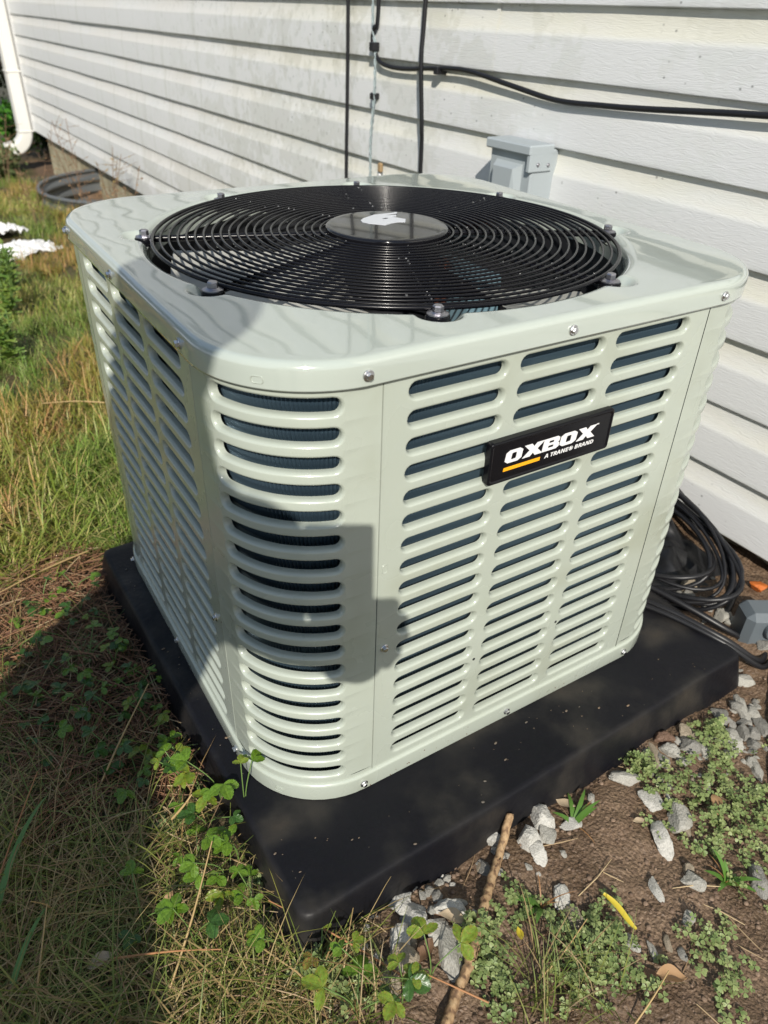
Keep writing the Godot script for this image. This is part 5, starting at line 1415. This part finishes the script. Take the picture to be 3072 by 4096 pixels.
func body_net(bones: Array, cell: float, blend: float) -> MB:  # bones: [from, to, radius, radius, colour]; surface nets over the smooth union of tapered capsules
	var lo := Vector3.INF; var hi := -Vector3.INF
	for q in bones:
		var r := maxf(q[2], q[3]) + cell * 3
		for p in [q[0], q[1]]:
			lo = lo.min(p - Vector3.ONE * r); hi = hi.max(p + Vector3.ONE * r)
	var nx := int((hi.x - lo.x) / cell) + 2; var ny := int((hi.y - lo.y) / cell) + 2; var nzz := int((hi.z - lo.z) / cell) + 2
	var f := PackedFloat32Array(); f.resize(nx * ny * nzz); f.fill(1.0)
	for q in bones:
		var a: Vector3 = q[0]; var b: Vector3 = q[1]
		var r := maxf(q[2], q[3]) + blend + cell
		var l := a.min(b) - Vector3.ONE * r - lo; var u := a.max(b) + Vector3.ONE * r - lo
		var ab := b - a; var ll := maxf(ab.length_squared(), 1e-9)
		for z in range(maxi(0, int(l.z / cell)), mini(nzz, int(u.z / cell) + 1)):
			for y in range(maxi(0, int(l.y / cell)), mini(ny, int(u.y / cell) + 1)):
				var row := (z * ny + y) * nx
				for x in range(maxi(0, int(l.x / cell)), mini(nx, int(u.x / cell) + 1)):
					var p := lo + Vector3(x, y, z) * cell
					var t := clampf((p - a).dot(ab) / ll, 0, 1)
					var d: float = (p - a - ab * t).length() - lerpf(q[2], q[3], t)
					var o := f[row + x]
					var k := maxf(blend - absf(d - o), 0.0) / blend
					f[row + x] = minf(d, o) - k * k * blend * 0.25
	var m := MB.new()
	var ids := {}
	for z in nzz - 1:
		for y in ny - 1:
			for x in nx - 1:
				var c := PackedFloat32Array([f[(z * ny + y) * nx + x], f[(z * ny + y) * nx + x + 1], f[(z * ny + y + 1) * nx + x], f[(z * ny + y + 1) * nx + x + 1], f[((z + 1) * ny + y) * nx + x], f[((z + 1) * ny + y) * nx + x + 1], f[((z + 1) * ny + y + 1) * nx + x], f[((z + 1) * ny + y + 1) * nx + x + 1]])
				var neg := 0
				for k in 8: neg += 1 if c[k] < 0 else 0
				if neg == 0 or neg == 8: continue
				var sum := Vector3.ZERO; var cnt := 0
				for e in [[0, 1], [2, 3], [4, 5], [6, 7], [0, 2], [1, 3], [4, 6], [5, 7], [0, 4], [1, 5], [2, 6], [3, 7]]:
					if (c[e[0]] < 0) != (c[e[1]] < 0):
						var t := c[e[0]] / (c[e[0]] - c[e[1]])
						var p0 := Vector3(e[0] & 1, (e[0] >> 1) & 1, e[0] >> 2); var p1 := Vector3(e[1] & 1, (e[1] >> 1) & 1, e[1] >> 2)
						sum += p0.lerp(p1, t); cnt += 1
				var p := lo + (Vector3(x, y, z) + sum / cnt) * cell
				var best := 1e9
				for q in bones:
					var ab: Vector3 = q[1] - q[0]
					var t := clampf((p - q[0]).dot(ab) / maxf(ab.length_squared(), 1e-9), 0, 1)
					var d: float = (p - q[0] - ab * t).length() - lerpf(q[2], q[3], t)
					if d < best:
						best = d; m.col = q[4]
				ids[(z * ny + y) * nx + x] = m.at(p)
	var st := [1, nx, nx * ny]
	for key in ids:
		var x: int = key % nx; var y: int = (key / nx) % ny; var z: int = key / (nx * ny)
		for ax in 3:
			if f[key] < 0 == (f[key + st[ax]] < 0): continue
			var a1: int = st[(ax + 1) % 3]; var a2: int = st[(ax + 2) % 3]
			if not (ids.has(key - a1) and ids.has(key - a2) and ids.has(key - a1 - a2)): continue
			if f[key] < 0: m.quad(ids[key], ids[key - a1], ids[key - a1 - a2], ids[key - a2])
			else: m.quad(ids[key], ids[key - a2], ids[key - a1 - a2], ids[key - a1])
	return m

func at_sun(u: float, v: float, back: float) -> Vector3:  # a point by where its shadow falls (across, up, as the sun sees it) and how far behind the camera it stands
	var r := SUN.cross(Vector3.UP).normalized()
	var up := r.cross(SUN).normalized()
	var w := (back + 0.5835 * v) / 0.8121
	return CAM + r * u + up * v - SUN * w

func build_photographer():
	var pe := thing("person", "person in dark clothes leaning forward, holding out a phone, raised arm shaped to add shade", "person")
	var shirt := Color(0.05, 0.06, 0.09); var jeans := Color(0.03, 0.04, 0.07); var skin := Color(0.42, 0.25, 0.18); var shoe := Color(0.05, 0.04, 0.035)
	var neck := at_sun(-0.235, 0.075, 0.42); var chin := at_sun(-0.222, 0.135, 0.35); var head := at_sun(-0.195, 0.22, 0.38)
	var chest := at_sun(-0.36, -0.13, 0.48); var belly := at_sun(-0.44, -0.28, 0.52); var hip := at_sun(-0.465, -0.40, 0.55)
	var sr := at_sun(-0.122, -0.045, 0.36); var sl := at_sun(-0.42, -0.06, 0.46)
	var er := at_sun(-0.145, -0.088, 0.2); var wr := at_sun(-0.085, -0.125, 0.07); var palm := at_sun(-0.005, -0.155, 0.035)
	var el := at_sun(-0.415, 0.10, 0.40); var wl := at_sun(-0.345, 0.205, 0.36); var pl := at_sun(-0.31, 0.25, 0.34)  # raised left arm, made up so its shadow darkens the left louvres
	var hr := at_sun(-0.39, -0.42, 0.53); var hl := at_sun(-0.54, -0.42, 0.53)
	var kr := at_sun(-0.245, -0.62, 0.42); var kl := at_sun(-0.60, -0.66, 0.44)
	var ar := at_sun(-0.26, -0.985, 0.52); var al := at_sun(-0.60, -0.985, 0.52)
	var fwd := Vector3(SUN.x, 0, SUN.z).normalized()
	var bones := [
		[neck, chin, 0.052, 0.05, skin], [head, head + Vector3.UP * 0.045, 0.078, 0.082, skin], [chin, head, 0.05, 0.076, skin], [head + fwd * 0.085 - Vector3.UP * 0.012, head + fwd * 0.098 - Vector3.UP * 0.03, 0.012, 0.014, skin],
		[neck, at_sun(-0.325, 0.10, 0.43), 0.06, 0.085, shirt], [neck, chest, 0.07, 0.135, shirt], [chest, belly, 0.14, 0.145, shirt], [belly, hip, 0.145, 0.14, shirt], [neck, sr, 0.045, 0.058, shirt], [neck, sl, 0.06, 0.07, shirt], [sr, chest, 0.06, 0.11, shirt], [sl, chest, 0.075, 0.12, shirt],  # first bone: raised shoulder added to fill out that shadow
		[sr, er, 0.07, 0.052, shirt], [er, wr, 0.05, 0.034, shirt], [sl, el, 0.062, 0.047, shirt], [el, wl, 0.058, 0.046, shirt], [wl, pl, 0.034, 0.036, skin],
		[hr, kr, 0.10, 0.07, jeans], [kr, ar, 0.068, 0.048, jeans], [hl, kl, 0.10, 0.07, jeans], [kl, al, 0.068, 0.048, jeans], [hip, hr, 0.13, 0.105, jeans], [hip, hl, 0.13, 0.105, jeans],
		[ar - Vector3.UP * 0.045, ar + fwd * 0.17 - Vector3.UP * 0.055, 0.042, 0.036, shoe], [al - Vector3.UP * 0.045, al + fwd * 0.17 - Vector3.UP * 0.055, 0.042, 0.036, shoe]]
	var m := body_net(bones, 0.015, 0.035)
	# the hand on the phone on a finer grid
	var cb := Basis.from_euler(Vector3(-0.59616, -0.57131, 0.03401))
	var pc := CAM + cb * Vector3(-0.027, -0.0675, 0.0075)  # the phone's middle
	var hand := [[wr, palm, 0.029, 0.026, skin], [palm, CAM + cb * Vector3(0.022, -0.125, 0.02), 0.027, 0.017, skin], [palm, CAM + cb * Vector3(-0.03, -0.16, 0.022), 0.026, 0.02, skin]]
	for k in 4:
		var y := -0.092 - 0.0205 * k
		var base := CAM + cb * Vector3(0.026, y - 0.006, 0.022)
		var mid := CAM + cb * Vector3([0.03, 0.042, 0.044, 0.034][k], y + 0.006, -0.004)
		var tip := CAM + cb * Vector3(-0.004 + 0.004 * k, y + 0.012, -0.0065)
		hand.append([base, mid, 0.0095, 0.0085, skin]); hand.append([mid, tip, 0.0085, 0.0072, skin])
	hand.append([CAM + cb * Vector3(0.0, -0.15, 0.03), CAM + cb * Vector3(-0.015, -0.10, 0.024), 0.012, 0.009, skin])
	var hm := body_net(hand, 0.004, 0.008)
	var s := m.v.size()
	for k in hm.v.size():
		m.col = hm.c[k]; m.at(hm.v[k])
	for k in hm.i: m.i.append(s + k)
	obj("body", m.mesh(), M.person, pe)
	var hb := body_net([[head + Vector3.UP * 0.055 - fwd * 0.02 - fwd.cross(Vector3.UP) * 0.016, head + Vector3.UP * 0.05 + fwd * 0.02 - fwd.cross(Vector3.UP) * 0.016, 0.094, 0.088, Color(0.02, 0.014, 0.01)], [head - fwd * 0.05 - Vector3.UP * 0.02, head - fwd * 0.03 + Vector3.UP * 0.04, 0.06, 0.08, Color(0.02, 0.014, 0.01)]], 0.012, 0.02)
	obj("hair", hb.mesh(), M.person, pe)
	for e in [-0.032, 0.032]:
		var b := MB.new(); b.sphere(head + fwd * 0.077 + fwd.cross(Vector3.UP) * e + Vector3.UP * 0.004, Vector3.ONE * 0.0105, 6); obj("eye", b.mesh(), M.white, pe)
	var b := MB.new(); b.box(head + fwd * 0.066 - Vector3.UP * 0.062, Vector3(0.045, 0.008, 0.02), 0.003, Basis.looking_at(fwd)); obj("mouth", b.mesh(true), M.dead[0], pe)
	var ph := thing("phone", "black phone held up in the photographer's right hand", "phone", pc)
	ph.basis = cb
	b = MB.new(); b.box(Vector3.ZERO, Vector3(0.072, 0.15, 0.008), 0.003); obj("case", b.mesh(true), M.rubber, ph)
	b = MB.new(); b.box(Vector3(0, 0, 0.0043), Vector3(0.066, 0.142, 0.0012), 0.0004); obj("screen", b.mesh(true), M.hub, ph)

func _ready():
	var cam := Camera3D.new()
	cam.name = "camera"
	cam.position = CAM
	cam.rotation = Vector3(-0.59616, -0.57131, 0.03401)
	cam.fov = 69.32
	var lens_ := CameraAttributesPhysical.new()  # a phone's small lens: a touch of blur far away
	lens_.frustum_focal_length = 17.354
	lens_.exposure_aperture = 4.6
	lens_.frustum_focus_distance = 0.9
	lens_.frustum_near = 0.01
	lens_.frustum_far = 400.0
	cam.attributes = lens_
	cam.near = 0.01
	cam.far = 400.0
	var env := Environment.new()
	var sky := Sky.new()
	var sm_ := ProceduralSkyMaterial.new()
	sm_.sky_top_color = Color(0.47, 0.55, 0.66)
	sm_.sky_horizon_color = Color(0.86, 0.875, 0.88)
	sm_.sky_curve = 0.18
	sm_.ground_bottom_color = Color(0.25, 0.26, 0.2)
	sm_.ground_horizon_color = Color(0.55, 0.57, 0.5)
	sm_.sky_energy_multiplier = 1.0
	sky.sky_material = sm_
	env.background_mode = Environment.BG_SKY
	env.sky = sky
	env.background_energy_multiplier = 1.05
	env.tonemap_mode = Environment.TONE_MAPPER_LINEAR
	env.tonemap_exposure = 1.15
	env.sdfgi_enabled = true; env.ssao_enabled = true; env.ssil_enabled = true
	var we := WorldEnvironment.new(); we.name = "world"; we.environment = env
	add_child(we)
	add_child(cam)
	var sun := DirectionalLight3D.new()
	sun.name = "sun"
	sun.light_energy = 1.4
	sun.light_color = Color(1.0, 0.975, 0.93)
	sun.light_angular_distance = 0.53
	sun.shadow_enabled = true
	add_child(sun)
	sun.look_at_from_position(-SUN * 10.0, Vector3.ZERO)
	rng.seed = 20240
	nz.seed = 7; nz.frequency = 0.01; nz.fractal_octaves = 2
	materials()
	build_ground()
	build_house()
	build_wall_things()
	build_pad()
	build_unit()
	build_stones()
	build_grass()
	build_plants()
	build_litter()
	build_far_things()
	build_photographer()
